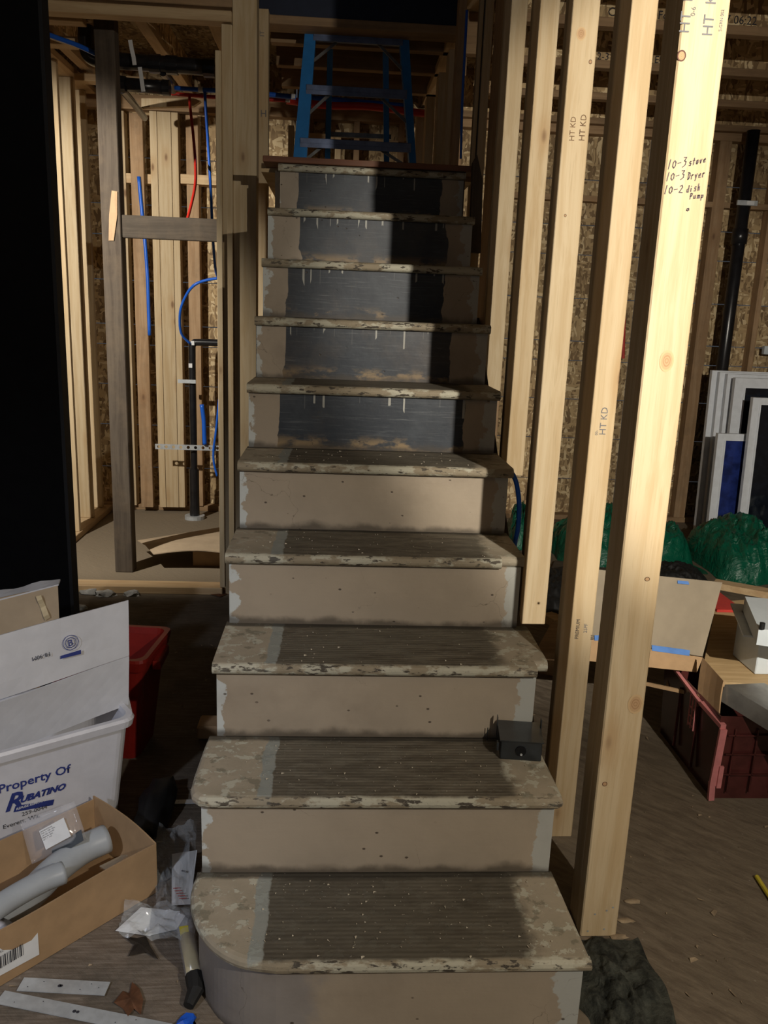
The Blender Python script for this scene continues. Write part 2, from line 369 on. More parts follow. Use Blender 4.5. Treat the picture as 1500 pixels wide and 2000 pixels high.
# painted stair surfaces : object x = across (0 .. .81), z = height on the riser, y = depth on the tread (0 = nosing)
BEIGE = (.34, .28, .21); CHIPW = (.50, .52, .50)
def chipmask(t, v, scale, lo, hi): return t.ramp(t.noise(v, scale, 7, .62), lo, hi)
def riser_mat(k, xl=None, xr=None):
    t = NT('painted_riser'); x, y, z = t.xyz(); v = t.vadd(t.obj, (k*3.7, k*1.3, 0.))
    g = t.noise(t.map(v, (1.5, 1, 14)), 5, 5, .6)
    c = t.mix(t.ramp(t.noise(v, 4, 4, .6), .35, .65), tuple(q*.93 for q in BEIGE), tuple(q*1.05 for q in BEIGE))
    wob = t.math('MULTIPLY', t.math('SUBTRACT', t.noise(t.map(v, (1, 1, 1)), 9, 4, .6), .5), .05)
    bh = g
    if xl:
        wl = t.math('MULTIPLY', t.math('SUBTRACT', t.noise(v, 7, 5, .55), .5), .10)
        xx = t.math('ADD', x, t.math('MULTIPLY', wl, t.ramp(z, .13, .02)))
        inn = t.math('MULTIPLY', t.ramp(xx, xl-.001, xl+.001), t.math('SUBTRACT', 1., t.ramp(t.math('ADD', x, wob), xr-.001, xr+.001), clamp=True))
        scr = t.noise(t.map(v, (1.2, 1, 26)), 7, 6, .7)
        navy = t.mix(t.ramp(scr, .52, .78), (.018, .024, .034), (.10, .11, .12))
        navy = t.mix(t.math('MULTIPLY', t.ramp(t.noise(v, 5, 4, .6), .45, .7), .5), navy, (.055, .065, .078))
        worn = t.math('MULTIPLY', t.math('SUBTRACT', 1., t.ramp(z, .012, .055), clamp=True), t.ramp(t.noise(t.map(v, (1, 1, 2)), 6, 6, .65), .44 + .03*(k % 3), .55+.03*(k % 3)))
        navy = t.mix(t.math('MULTIPLY', worn, .85), navy, (.26, .18, .09))
        dn = t.noise(t.map(v, (1, 0, 0)), 62, 1, .5); dl = t.noise(t.map(v, (1, 0, 0)), 23, 1, .5)
        drip = t.math('MULTIPLY', t.ramp(dn, .60, .64), t.ramp(t.math('ADD', z, t.math('MULTIPLY', t.ramp(dl, .38, .66), .055)), .166, .170))
        navy = t.mix(drip, navy, (.33, .33, .30))
        c = t.mix(inn, c, navy)
    # white filler at both ends, but not on the bottom riser's left
    we = t.math('MULTIPLY', t.math('SUBTRACT', t.noise(t.map(v, (1, 1, 1)), 16, 6, .6), .5), .13)
    el = t.math('SUBTRACT', 1., t.ramp(t.math('ADD', x, we), .012, .018), clamp=True)
    er = t.math('MULTIPLY', t.ramp(t.math('ADD', x, we), .765, .771), .75)
    if k <= 1: el = t.math('MULTIPLY', t.math('SUBTRACT', 1., t.ramp(t.math('ADD', x, we), .24, .30), clamp=True), .5)  # bottom riser: dim bluish light painted into its curved left end
    c = t.mix(el, c, CHIPW if k > 1 else (.17, .18, .21)); c = t.mix(er, c, (.42, .44, .42))
    # knocks, nail holes, cracks, darker towards the bottom edge
    nk = t.math('SUBTRACT', 1., t.ramp(t.voro(t.map(v, (1, 1, 1.4)), 19), .05, .10), clamp=True)
    nk = t.math('MULTIPLY', nk, t.ramp(t.noise(v, 6, 2), .40, .52))
    c = t.mix(t.math('MULTIPLY', nk, .85), c, (.05, .035, .025))
    cr = t.math('SUBTRACT', 1., t.ramp(t.voro(t.vadd(v, t.map(t.noise(v, 14, 4, col=True), (.08, .08, .08))), 5, 'DISTANCE_TO_EDGE'), .0, .004), clamp=True)
    c = t.mix(t.math('MULTIPLY', cr, t.math('MULTIPLY', t.ramp(t.noise(v, 3, 2), .5, .6), .6)), c, (.06, .045, .03))
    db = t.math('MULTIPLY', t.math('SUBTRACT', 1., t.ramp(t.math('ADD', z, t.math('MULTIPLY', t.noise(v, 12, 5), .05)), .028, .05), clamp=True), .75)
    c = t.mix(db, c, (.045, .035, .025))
    c = t.mix(t.math('MULTIPLY', t.ramp(t.noise(v, 2.2, 6, .7), .48, .75), .35), c, (.13, .095, .065))
    return t.out(c, .5, t.math('ADD', t.math('MULTIPLY', g, .5), t.math('SUBTRACT', t.noise(v, 30, 5), t.math('MULTIPLY', nk, 1.5))), .35, .002, spec=.4)
def tread_mat(k):
    t = NT('painted_tread'); x, y, z = t.xyz(); v = t.vadd(t.obj, (k*2.3, k*5.1, 0.))
    c = t.mix(t.ramp(t.noise(v, 6, 5, .6), .35, .65), (.31, .27, .20), (.38, .325, .245))
    chips = chipmask(t, v, 28, .53, .58); c = t.mix(t.math('MULTIPLY', chips, .75 if k < 4 else .3), c, (.50, .49, .40))
    sc = chipmask(t, v, 17, .56, .62); c = t.mix(t.math('MULTIPLY', sc, .7), c, (.17, .155, .11))
    wob = t.math('MULTIPLY', t.math('SUBTRACT', t.noise(v, 14, 5, .6), .5), .03); xw = t.math('ADD', x, wob)
    lo, hi = .165-.005*k, .695
    st = t.math('MULTIPLY', t.ramp(xw, lo-.028, lo-.024), t.math('SUBTRACT', 1., t.ramp(xw, lo+.002, lo+.006), clamp=True))
    run = t.math('MULTIPLY', t.ramp(xw, lo, lo+.006), t.math('SUBTRACT', 1., t.ramp(t.math('ADD', xw, t.math('MULTIPLY', wob, 2.)), hi, hi+.04), clamp=True))
    rib = t.math('SINE', t.math('MULTIPLY', y, 520.))
    worn = t.mix(t.ramp(t.noise(t.map(v, (2, 9, 1)), 4, 7, .7), .35, .68), (.062, .050, .036), (.165, .145, .11))
    worn = t.mix(t.math('MULTIPLY', t.ramp(rib, .2, .9), .18 if k != 2 else .4), worn, (.045, .035, .025))
    worn = t.mix(t.math('MULTIPLY', t.ramp(t.noise(v, 3, 4), .4, .65), .5), worn, (.115, .105, .08))
    if k == 1: worn = t.mix(.45, worn, (.05, .045, .036))
    c = t.mix(t.math('MULTIPLY', run, .93), c, worn); c = t.mix(t.math('MULTIPLY', st, .75), c, (.25, .28, .27))
    # nosing strip: beige with white and dark chips
    fr = t.math('SUBTRACT', 1., t.ramp(t.math('ADD', y, t.math('MULTIPLY', t.noise(t.map(v, (1, 1, 1)), 20, 5), .02)), .016, .026), clamp=True)
    nc = t.mix(chipmask(t, t.map(v, (1, 2, 2)), 9, .47, .53), (.27, .225, .155), (.45, .43, .34))
    nc = t.mix(chipmask(t, t.map(v, (1, 3, 3)), 26, .55, .60), nc, (.055, .045, .035))
    c = t.mix(t.math('MULTIPLY', fr, .85), c, nc)
    # darker where the tread meets the riser, dust specks
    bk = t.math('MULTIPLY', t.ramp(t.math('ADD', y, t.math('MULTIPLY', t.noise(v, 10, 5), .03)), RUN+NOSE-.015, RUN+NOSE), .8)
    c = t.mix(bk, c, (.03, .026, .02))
    sp = t.math('SUBTRACT', 1., t.ramp(t.voro(v, 95), .06, .16), clamp=True); sp = t.math('MULTIPLY', sp, t.ramp(t.noise(v, 21, 3), .52, .6))
    c = t.mix(t.math('MULTIPLY', sp, .6), c, (.42, .39, .32))
    h = t.math('ADD', t.noise(v, 40, 6, .65), t.math('MULTIPLY', t.math('MULTIPLY', rib, run), .25))
    return t.out(c, .72, t.math('ADD', h, t.math('MULTIPLY', chips, .4)), .5, .0025, spec=.3)

# ================================================================== SETTING
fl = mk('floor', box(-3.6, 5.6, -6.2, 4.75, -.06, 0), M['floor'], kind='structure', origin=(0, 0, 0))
# back wall with strand board panels, studs, plate
WY = 4.62
wb = thing('wall_back', (0, WY, 0), kind='structure')
seams = [0, .30, .61, .90, 1.18, 1.32, 1.62, 1.92, 2.12, 2.42, 2.79, 5.2]
for (x0, x1) in ((-3.4, -1.24), (-1.235, -.03), (-.025, 1.2), (1.205, 2.42), (2.425, 3.64), (3.645, 5.4)):
    for i in range(len(seams)-1):
        mk('sheathing_panel', box(x0, x1-.003, WY, WY+.018+.001*(i % 2), seams[i]+.003, seams[i+1]-.003), M['osb'], wb)
mk('top_plate', box(-3.4, 5.4, WY-.09, WY-.001, 2.70, 2.79, .002), M['brownx'], wb)
mk('bottom_plate', box(-3.4, 5.4, WY-.09, WY-.001, 0, .038, .002), M['brownx'], wb)
for x in (-2.4, -2.0, -.30, .05, .36, .66, 1.05, 1.43, 1.83, 2.24, 2.62, 3.28, 3.66, 4.1, 4.5, 4.9):
    mk('wall_framing_stud', box(x, x+.038, WY-.089, WY-.001, .038, 2.70, .002), M['brownstud'] if x > 1 else M['brownstud'], wb)
pL = ony(1409, 262, 4.53).x
mk('wall_framing_stud', box(pL, pL+.085, WY-.089, WY-.001, .038, 2.70, .002), M['brownstud'], wb)
zb = ony(1450, 408, 4.53).z
for x0, x1 in ((1.47, 1.83), (1.87, 2.24), (2.28, 2.62), (2.66, pL), (pL+.085, 3.28), (3.32, 3.66)):
    mk('blocking', box(x0, x1, WY-.089, WY-.001, zb-.0, zb+.038, .002), M['brownx'], wb)
# left room part of the back wall: bright studs
for a, b, d in ((-.972, -.925, 0), (-.924, -.835, .004), (-.834, -.79, .008)):
    mk('wall_framing_stud', box(a, b-.001, WY-.16+d, WY-.07, .038, 2.68, .002), M['stud'], wb)
mk('wall_framing_stud', box(-1.10, -1.015, WY-.17, WY-.13, .038, 2.66, .002), M['brownstud'], wb)
mk('wall_framing_stud', box(-1.165, -1.145, WY-.12, WY-.03, .038, 2.68, .002), M['stud'], wb)
mk('wall_framing_stud', box(-.75, -.67, WY-.10, WY-.02, .038, 2.68, .002), M['brownstud'], wb)
mk('wall_framing_stud', box(-.52, -.48, WY-.12, WY-.03, .038, 2.68, .002), M['brownstud'], wb)
mk('blocking', box(-1.143, -.974, WY-.12, WY-.02, 2.24, 2.30, .002), M['studx'], wb)
mk('blocking', box(-.788, -.49, WY-.13, WY-.02, 2.25, 2.31, .002), M['studx'], wb)
mk('wall_framing_stud', box(-.075, -.037, WY-.15, WY-.09, .038, 2.64, .002), M['stud'], wb)
mk('wall_framing_stud', box(.235, .275, WY-.19, WY-.09, .038, 2.62, .002), M['stud'], wb)
mk('blocking', box(.0, .235, WY-.15, WY-.09, 2.55, 2.60, .002), M['studx'], wb)
mk('blocking', box(.5, .655, WY-.15, WY-.09, 2.53, 2.58, .002), M['studx'], wb)
# outer shells far left / right / front, dark
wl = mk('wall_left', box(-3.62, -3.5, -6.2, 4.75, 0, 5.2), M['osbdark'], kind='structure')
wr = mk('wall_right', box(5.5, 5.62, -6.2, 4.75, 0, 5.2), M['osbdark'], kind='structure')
# ceiling: subfloor deck with I-joists
ce = thing('ceiling', (0, 0, 3.04), kind='structure')
for (x0, x1, y0, y1) in ((-3.5, -.12, -6.2, 4.75), (1.0, 5.5, -6.2, 4.75), (-.12, 1.0, 3.3, 4.75), (-.12, 1.0, -6.2, -.3)):
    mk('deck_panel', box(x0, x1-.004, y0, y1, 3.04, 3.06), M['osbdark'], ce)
for i in range(8):
    y = 4.50-.61*i+.0
    x1_ = 5.45
    web = box(1.05, x1_, y-.005, y+.005, 2.785, 3.005); f = box(1.05, x1_, y-.03, y+.03, 2.75, 2.788, .002); f2 = box(1.05, x1_, y-.03, y+.03, 3.002, 3.038, .002)
    j = mk('ceiling_joist', f, M['brownx'], ce); mk('joist_web', web, M['osbweb'], j); mk('top_flange', f2, M['brownx'], j)
    if i == 3:
        textmesh('joist_print', '17 06:22', M['ink'], (ony(1403, 52, y).x, y-.0065, 2.80), (1, 0, 0), (0, 0, 1), .05, j)
        textmesh('joist_print', 'Joists', M['ink'], (ony(1423, 12, y).x, y-.0065, 2.905), (1, 0, 0), (0, 0, 1), .05, j)
        textmesh('joist_print', 'Fo', M['ink'], (ony(1282, 48, y).x, y-.0065, 2.80), (1, 0, 0), (0, 0, 1), .05, j)
        textmesh('joist_print', 'Co', M['ink'], (ony(1184, 46, y).x, y-.0065, 2.80), (1, 0, 0), (0, 0, 1), .05, j)
    if i == 2:
        textmesh('joist_print', '2-31', M['ink'], (ony(1163, 134, y).x, y-.0065, 2.795), (1, 0, 0), (0, 0, 1), .05, j)
        textmesh('joist_print', 'ED', M['ink'], (ony(1275, 140, y).x, y-.0065, 2.795), (1, 0, 0), (0, 0, 1), .05, j)
for i, x in enumerate((-2.6, -2.15, -1.7, -1.25, -.72, -.36)):   # left room joists run towards the back wall
    f = box(x-.03, x+.03, 2.9, 4.6, 2.80, 2.838, .002)
    j = mk('ceiling_joist', f, M['study'], ce); mk('joist_web', box(x-.005, x+.005, 2.9, 4.6, 2.836, 3.005), M['osbweb'], j)
for y, z in ((3.35, 2.80), (3.75, 2.80), (4.2, 2.80)):
    mk('cross_beam', box(-.1, .98, y-.03, y+.03, z, z+.2, .002), M['brownx'], ce)
# header over the landing: dark blue-stained beam with a brown lower edge
mk('stair_header', box(-.16, .86, 3.02, 3.10, 2.83, 3.04, .002), plain('blue_black_sheet', (.012, .018, .04), .6), ce)
mk('header_edge', box(-.16, .86, 3.005, 3.13, 2.79, 2.829, .002), M['brownx'], ce)
mk('roof', box(-3.62, 5.62, -6.2, 4.8, 5.2, 5.3), M['osbdark'], kind='structure') if False else None
up = mk('unseen_roof_1', box(-3.6, 5.6, -6.2, 4.75, 5.2, 5.25), M['osbdark'], kind='structure')  # unseen upper roof, added to shut out the world light
# left partition: header boards, bottom plate
pw = thing('wall_partition_left', (-.7, 2.76, 0), kind='structure')
mk('bottom_plate', box(-1.7, -.285, 2.70, 2.80, 0, .04, .003), M['studx'], pw)
mk('header_board', box(-2.4, -.225, 2.72, 2.80, 2.70, 2.745, .003), M['studx'], pw)
mk('header_board', box(-2.4, -.225, 2.74, 2.83, 2.765, 2.93, .003), M['brownx'], pw)
mk('header_board', box(-2.4, -.95, 2.96, 3.04, 2.735, 2.79, .003), M['studx'], pw)
# left room side wall: plates
ls = thing('wall_side_left', (-1.36, 3.8, 0), kind='structure')
mk('top_plate', box(-1.46, -1.315, 3.0, 4.5, 2.77, 2.81, .003), M['study'], ls)
mk('bottom_plate', box(-1.46, -1.315, 3.0, 4.5, 0, .04, .003), M['study'], ls)
for y0 in (3.35, 4.05):
    mk('blocking', box(-1.32, -.9, y0, y0+.09, 2.74, 2.78, .002), M['studx'], ls)

# ================================================================== STAIRCASE
st = thing('staircase', (0, 0, 0), 'old painted wooden staircase with chipped beige and black risers', 'staircase')
W = .81
navy = {6: (.103, .70), 7: (.105, .675), 8: (.095, .675), 9: (.125, .705), 10: (.105, .70)}
def nose_profile(y0, y1, z1, th):
    r = th/2; pts = []
    for i in range(9):
        a = math.pi/2+math.pi*i/8
        pts.append((y0+r+r*math.cos(a), z1-r+r*math.sin(a)))
    pts += [(y1, z1-th), (y1, z1)]
    return pts
def poly_tread(outline, z1, th, r=.012):
    """tread with rounded edge along an (x,y) outline"""
    b = bmn(); n = len(outline); rings = []
    cx = sum(p[0] for p in outline)/n; cy = sum(p[1] for p in outline)/n
    steps = [(0, 0)] + [(r*(1-math.cos(a)), r*(1-math.sin(a))) for a in [math.pi/2*(1-i/4) for i in range(5)]]
    prof = []
    for i in range(7):
        a = math.pi*i/6
        prof.append((th/2*math.sin(a), z1-th/2+th/2*math.cos(a)))
    def normal(i):
        p, q = Vector(outline[i-1]), Vector(outline[(i+1) % n]); d = (q-p).normalized(); return Vector((d.y, -d.x))
    for (o, z) in prof:
        ring = []
        for i in range(n):
            nn = normal(i); p = Vector(outline[i])+nn*(o-th/2); ring.append(b.verts.new((p.x, p.y, z)))
        rings.append(ring)
    for a, c in zip(rings, rings[1:]):
        for i in range(n): b.faces.new((a[i], a[(i+1) % n], c[(i+1) % n], c[i]))
    b.faces.new(rings[0]); b.faces.new(rings[-1][::-1])
    bmesh.ops.recalc_face_normals(b, faces=b.faces[:]); return b
TH = .030
for k in range(1, 11):
    y = (k-1)*RUN; z = k*RISE
    # riser
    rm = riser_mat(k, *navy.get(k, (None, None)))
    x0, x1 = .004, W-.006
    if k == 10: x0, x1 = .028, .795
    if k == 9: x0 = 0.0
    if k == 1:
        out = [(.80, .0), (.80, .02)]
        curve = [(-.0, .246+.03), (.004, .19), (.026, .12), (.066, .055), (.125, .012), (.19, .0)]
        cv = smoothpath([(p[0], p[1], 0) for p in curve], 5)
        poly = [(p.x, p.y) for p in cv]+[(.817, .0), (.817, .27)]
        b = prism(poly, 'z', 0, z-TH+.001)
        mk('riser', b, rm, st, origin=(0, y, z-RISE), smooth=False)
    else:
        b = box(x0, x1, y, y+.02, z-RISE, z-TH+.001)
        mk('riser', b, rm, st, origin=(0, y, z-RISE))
    # tread
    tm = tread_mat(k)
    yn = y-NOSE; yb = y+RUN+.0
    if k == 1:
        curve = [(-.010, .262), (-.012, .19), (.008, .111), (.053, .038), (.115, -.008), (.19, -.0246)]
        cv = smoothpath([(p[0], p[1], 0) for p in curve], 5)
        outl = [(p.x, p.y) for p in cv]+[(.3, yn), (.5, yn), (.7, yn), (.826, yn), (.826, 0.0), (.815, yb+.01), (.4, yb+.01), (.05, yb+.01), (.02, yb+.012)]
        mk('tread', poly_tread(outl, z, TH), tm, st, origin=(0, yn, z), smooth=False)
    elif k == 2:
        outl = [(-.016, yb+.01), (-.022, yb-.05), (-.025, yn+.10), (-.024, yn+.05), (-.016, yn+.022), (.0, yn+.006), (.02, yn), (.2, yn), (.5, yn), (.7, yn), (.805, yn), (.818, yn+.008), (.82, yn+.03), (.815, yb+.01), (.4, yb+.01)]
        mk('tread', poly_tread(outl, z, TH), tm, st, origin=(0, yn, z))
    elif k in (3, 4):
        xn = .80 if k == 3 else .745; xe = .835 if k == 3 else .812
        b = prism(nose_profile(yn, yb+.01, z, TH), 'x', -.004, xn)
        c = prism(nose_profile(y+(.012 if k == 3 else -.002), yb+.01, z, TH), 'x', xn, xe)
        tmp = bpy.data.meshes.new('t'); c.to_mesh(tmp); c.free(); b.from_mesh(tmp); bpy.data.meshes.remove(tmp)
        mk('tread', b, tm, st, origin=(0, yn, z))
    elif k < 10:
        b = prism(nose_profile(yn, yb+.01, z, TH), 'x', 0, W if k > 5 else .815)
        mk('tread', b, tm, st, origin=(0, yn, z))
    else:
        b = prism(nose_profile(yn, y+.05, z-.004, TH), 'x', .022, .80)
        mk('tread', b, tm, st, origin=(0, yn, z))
# closed sides (old string boards) and the rough slanted board on the outside
def side_poly(off):
    pts = [(.28, 0)] if off else [(.28, 0)]
    for k in range(2, 11):
        pts += [((k-1)*RUN+.001, (k-1)*RISE-.001), ((k-1)*RUN+.001, k*RISE-TH)]
    pts += [(2.28, 10*RISE-TH), (2.28, .0)]
    return pts
mk('side_board', prism(side_poly(1), 'x', .008, .026), M['oldwood'], st, origin=(.02, 0, 0))
mk('side_board', prism(side_poly(1), 'x', .782, .80), M['oldwood'], st, origin=(.8, 0, 0))
mk('string_board', prism([(.72, .0), (.72, .816*.72-.42), (2.3, .816*2.3-.42), (2.3, .0)], 'x', .835, .905), M['oldwood'], st, origin=(.87, 0, 0))
# landing: reddish edge board and deck behind it
mk('landing_board', box(-.04, .838, 9*RUN-.035, 9*RUN+.12, 10*RISE-.003, 10*RISE+.02, .002), M['redboard'], st)
mk('landing_deck', box(-.06, .85, 9*RUN+.121, 3.95, 10*RISE-.02, 10*RISE+.015), M['plywood'], st)
# dark leftover post stub beside the top step
mk('dark_stub', prism([(.822, 1.72), (.815, 2.07), (.83, 2.10), (.86, 2.0), (.87, 1.72)], 'y', 2.16, 2.2), M['oldwood'], st)

# ================================================================== RIGHT STUD ROW
TOPZ = 3.0
s1 = thing('wall_stud', (.9515, .316, 0), 'nearest and widest pale stud, marked with handwritten pen notes', 'stud', 'framing studs right of the stairs')
Y1 = .278
mk('board', box(.907, .996, Y1, Y1+.0375, .0, TOPZ, .003), M['stud'], s1)
mk('board', box(.908, .994, Y1+.0385, Y1+.098, .0, TOPZ, .003), M['stud'], s1)
for (px, py) in ((1148, 1818), (1180, 1814), (1185, 1778), (1162, 1785), (1197, 1772)):
    q = ony(px, py, Y1); b = bmn(); bmesh.ops.create_circle(b, cap_ends=True, segments=8, radius=.0026)
    for v in b.verts: v.co = Vector((q.x+v.co.x, Y1-.0012, q.z+v.co.y))
    mk('nail_head', b, M['galv'], s1)
# knots as slightly raised oval burls drawn on the lit face
kn = NT('knot_wood'); kn_m = None
kv = kn.math('MULTIPLY', kn.voro(kn.obj, 1.), 1.)
def knot(px, py, rx, rz, parent, y, tone=(.30, .17, .09), ring=True):
    q = ony(px, py, y)
    t = NT('knot'); x_, y_, z_ = t.xyz()
    rr = t.math('SQRT', t.math('ADD', t.math('POWER', t.math('DIVIDE', x_, rx), 2.), t.math('POWER', t.math('DIVIDE', t.math('SUBTRACT', z_, rz), rz), 2.)))
    rn = t.math('ADD', rr, t.math('MULTIPLY', t.noise(t.obj, 60, 3), .35))
    c = t.mix(t.ramp(t.math('SINE', t.math('MULTIPLY', rn, 22.)), -.5, 1), (.52, .33, .18), (.40, .24, .12))
    c = t.mix(t.ramp(rn, .75, 1.05), c, tone if ring else (.60, .42, .23))
    mm = t.out(c, .75)
    b = bmn(); bmesh.ops.create_circle(b, cap_ends=True, segments=20, radius=1)
    for v in b.verts: v.co = Vector((q.x+v.co.x*rx, y-.0007, q.z+v.co.y*rz))
    return mk('knot', b, mm, parent)
knot(1331, 109, .0085, .010, s1, Y1, (.10, .04, .03)); knot(1302, 705, .015, .022, s1, Y1, ring=False)
knot(1241, 1375, .018, .024, s1, Y1, ring=False); knot(1264, 1131, .006, .005, s1, Y1, (.08, .04, .02)); knot(1181, 1531, .006, .006, s1, Y1, (.12, .05, .03))
# handwriting
GL = {'1': [[(.3, 0), (.45, 1)]], '0': [[(.1, .2), (.1, .6), (.35, .8), (.6, .6), (.6, .2), (.35, 0), (.1, .2)]], '-': [[(.05, .42), (.6, .46)]],
      '3': [[(.1, .95), (.6, .9), (.3, .55), (.6, .45), (.55, .1), (.1, -.1)]], '2': [[(.1, .75), (.4, .9), (.6, .65), (.1, .05), (.7, 0)]],
      's': [[(.55, .55), (.25, .6), (.15, .42), (.5, .25), (.4, 0), (.05, .05)]], 't': [[(.3, .95), (.25, 0)], [(.0, .6), (.55, .62)]],
      'o': [[(.1, .1), (.1, .5), (.4, .55), (.5, .2), (.3, 0), (.1, .1)]], 'v': [[(.05, .5), (.25, 0), (.5, .55)]], 'e': [[(.1, .28), (.5, .32), (.4, .55), (.1, .4), (.15, .05), (.55, .05)]],
      'D': [[(.15, 0), (.15, .95)], [(0, .95), (.45, .85), (.6, .5), (.4, .1), (.1, 0)]], 'r': [[(.1, 0), (.12, .55)], [(.1, .4), (.3, .55), (.5, .5)]],
      'y': [[(.05, .5), (.25, .15)], [(.5, .6), (.2, -.3)]], 'd': [[(.5, .95), (.5, 0), (.15, .05), (.1, .4), (.45, .5)]], 'i': [[(.2, .5), (.2, 0)], [(.2, .75), (.22, .78)]],
      'h': [[(.1, .95), (.1, 0)], [(.1, .4), (.4, .5), (.45, 0)]], 'P': [[(.15, 0), (.15, .95), (.55, .85), (.5, .5), (.15, .45)]], 'u': [[(.1, .5), (.12, .05), (.45, .05), (.48, .55)]],
      'm': [[(.05, 0), (.08, .5), (.3, .5), (.32, 0)], [(.32, .45), (.55, .5), (.58, 0)]], 'p': [[(.1, .5), (.1, -.4)], [(.1, .45), (.45, .45), (.45, .1), (.1, .05)]], ' ': []}
def hand(s, px, py, h, px2, py2, parent):
    a = ony(px, py, Y1); b = ony(px2, py2, Y1); d = (b-a); adv = d.length/len(s)
    pol = []
    for i, ch in enumerate(s):
        pol += [[(i*adv+q[0]*adv*1.05+q[1]*adv*.12, q[1]*h) for q in pl] for pl in GL[ch]]
    strokes('pen_writing', pol, M['inkpen'], a+Vector((0, -.0009, 0)), d, Vector((0, 0, 1)), .0018, parent, .0)
hand('10-3', 1302, 331, .0165, 1342, 323, s1); hand('stove', 1345, 324, .0125, 1380, 316, s1)
hand('10-3', 1299, 354, .0155, 1338, 348, s1); hand('Dryer', 1342, 351, .0135, 1378, 345, s1)
hand('10-2', 1295, 379, .0155, 1335, 376, s1); hand('dish', 1340, 376, .013, 1369, 371, s1); hand('Pump', 1346, 389, .011, 1376, 386, s1)
hand('o', 1340, 412, .008, 1349, 412, s1)
# lumber stamps, reading sideways down the stud
def stamp(s, px, py, size, parent, y, mat='inkgrey'):
    q = ony(px, py, y); textmesh('grade_stamp', s, M[mat], q+Vector((0, -.0009, 0)), (0, 0, 1), (-1, 0, 0), size, parent, off=.0)
stamp('HT  KD', 1345, 66, .028, s1, Y1); stamp('HT  KD', 1390, 72, .028, s1, Y1); stamp('0-6', 1357, 32, .012, s1, Y1); stamp('S-GRN 002', 1409, 62, .008, s1, Y1)
rows = [
 ('second pale stud of the right row, with a premium grade stamp near its foot', 1287, 0.0, .038),
 ('third pale stud of the right row, with a round grey knot near its top', 1173.6, .47, .038),
 ('fourth pale stud of the right row, narrower and with few marks', 1095, .88, .038),
 ('fifth pale stud of the right row, slender, ending behind the sixth tread', 1032, 1.15, .24)]
res = []
for i, (lab, b_, z0, dep) in enumerate(rows):
    y = onx(b_, 0, .996).y
    t = thing('wall_stud', (.9515, y+dep/2, z0), lab, 'stud', 'framing studs right of the stairs')
    mk('board', box(.907, .996, y, y+.038, z0, TOPZ, .0025), M['stud'], t)
    if dep > .05: mk('board', box(.908, .995, y+.042, y+dep, z0, TOPZ, .0025), M['brownstud'], t)
    res.append((t, y, .996))
t2, y2, _ = res[0]; t3, y3, _ = res[1]; t4, y4, _ = res[2]
stamp('HT KD', 1171, 862, .020, t2, y2) if False else None
stamp('HT KD', 1182, 850, .024, t2, y2); stamp('00-', 1167, 850, .010, t2, y2); stamp('PREMIUM', 1129, 1248, .014, t2, y2, 'ink'); stamp('PRE', 1158, 1250, .010, t2, y2, 'ink'); stamp('2SPF', 1146, 1236, .014, t2, y2)
stamp('HT KD', 1121, 276, .022, t3, y3, 'inkbrown'); stamp('HT KD', 1141, 276, .024, t3, y3, 'inkbrown')
knot(1135, 66, .014, .018, t3, y3, ring=False); knot(1153, 121, .005, .006, t3, y3, (.08, .04, .03)); knot(1104, 421, .004, .004, t3, y3, (.06, .03, .02))
knot(1203, 1131, .004, .004, t2, y2, (.06, .03, .02))
# double stud at the far end of the row and those beside the landing
y6 = onx(948, 0, .907).y
t = thing('wall_stud', (.93, y6, 1.6), 'pair of thin pale studs nailed together at the right end of the landing edge', 'stud', 'framing studs right of the stairs')
xa = ony(938, 0, y6).x; xb = ony(948, 0, y6).x; xc = ony(966, 0, y6).x
mk('board', box(xa, xb-.004, y6, y6+.04, 1.6, TOPZ, .002), M['stud'], t); mk('board', box(xb-.002, xb+.002, y6+.01, y6+.03, 1.6, TOPZ), M['oldwood'], t); mk('board', box(xb+.003, xc, y6, y6+.04, 1.6, TOPZ, .002), M['stud'], t)
mk('wall_row_plate', box(.88, 1.02, .2, 3.3, 3.0, 3.038, .002), M['study'], ce)
ww = thing('wall_landing_right', (.87, 3.5, 2.06), kind='structure')
for (a, b, ya, py0) in ((868, 885, 3.15, 95), (850, 862, 3.5, 140), (829, 842, 3.8, 221), (812, 825, 4.1, 266)):
    p = ony(a, 300, ya); q = ony(b+1, 300, ya); zt = ony(a, py0, ya).z
    mk('wall_framing_stud', box(p.x, p.x+.05, ya, ya+.06+.06, 2.062, max(zt, 2.7), .002), M['stud'], ww)
mk('top_plate', box(.80, .88, 3.1, 4.45, 2.80, 2.84, .002), M['study'], ww)
p = ony(895, 200, 2.75)
mk('wall_framing_stud', box(.795, .83, 2.72, 2.80, 2.062, 3.03, .002), M['brownstud'], ww)
pts = [ony(912, 20, 2.7), ony(908, 100, 2.7), ony(903, 200, 2.7), ony(900, 310, 2.7)]
tb = thing('water_tube', pts[-1], 'blue water tube running up the dark studs at the landing', 'tube')
mk('tube', tube(smoothpath(pts, 4), .006, 8), M['pexblue'], tb)
# blue loop beside the fifth tread
pts = smoothpath([ony(1001, 925, 1.06), ony(1009, 945, 1.05), ony(1014, 985, 1.04), ony(1012, 1030, 1.03), ony(1006, 1060, 1.03), ony(1000, 1100, 1.03)], 5)
setp(mk('water_tube', tube(pts, .0075, 10), M['pexblue'], smooth=True), 'short blue tube bulging out beside the fifth stair tread', 'tube')

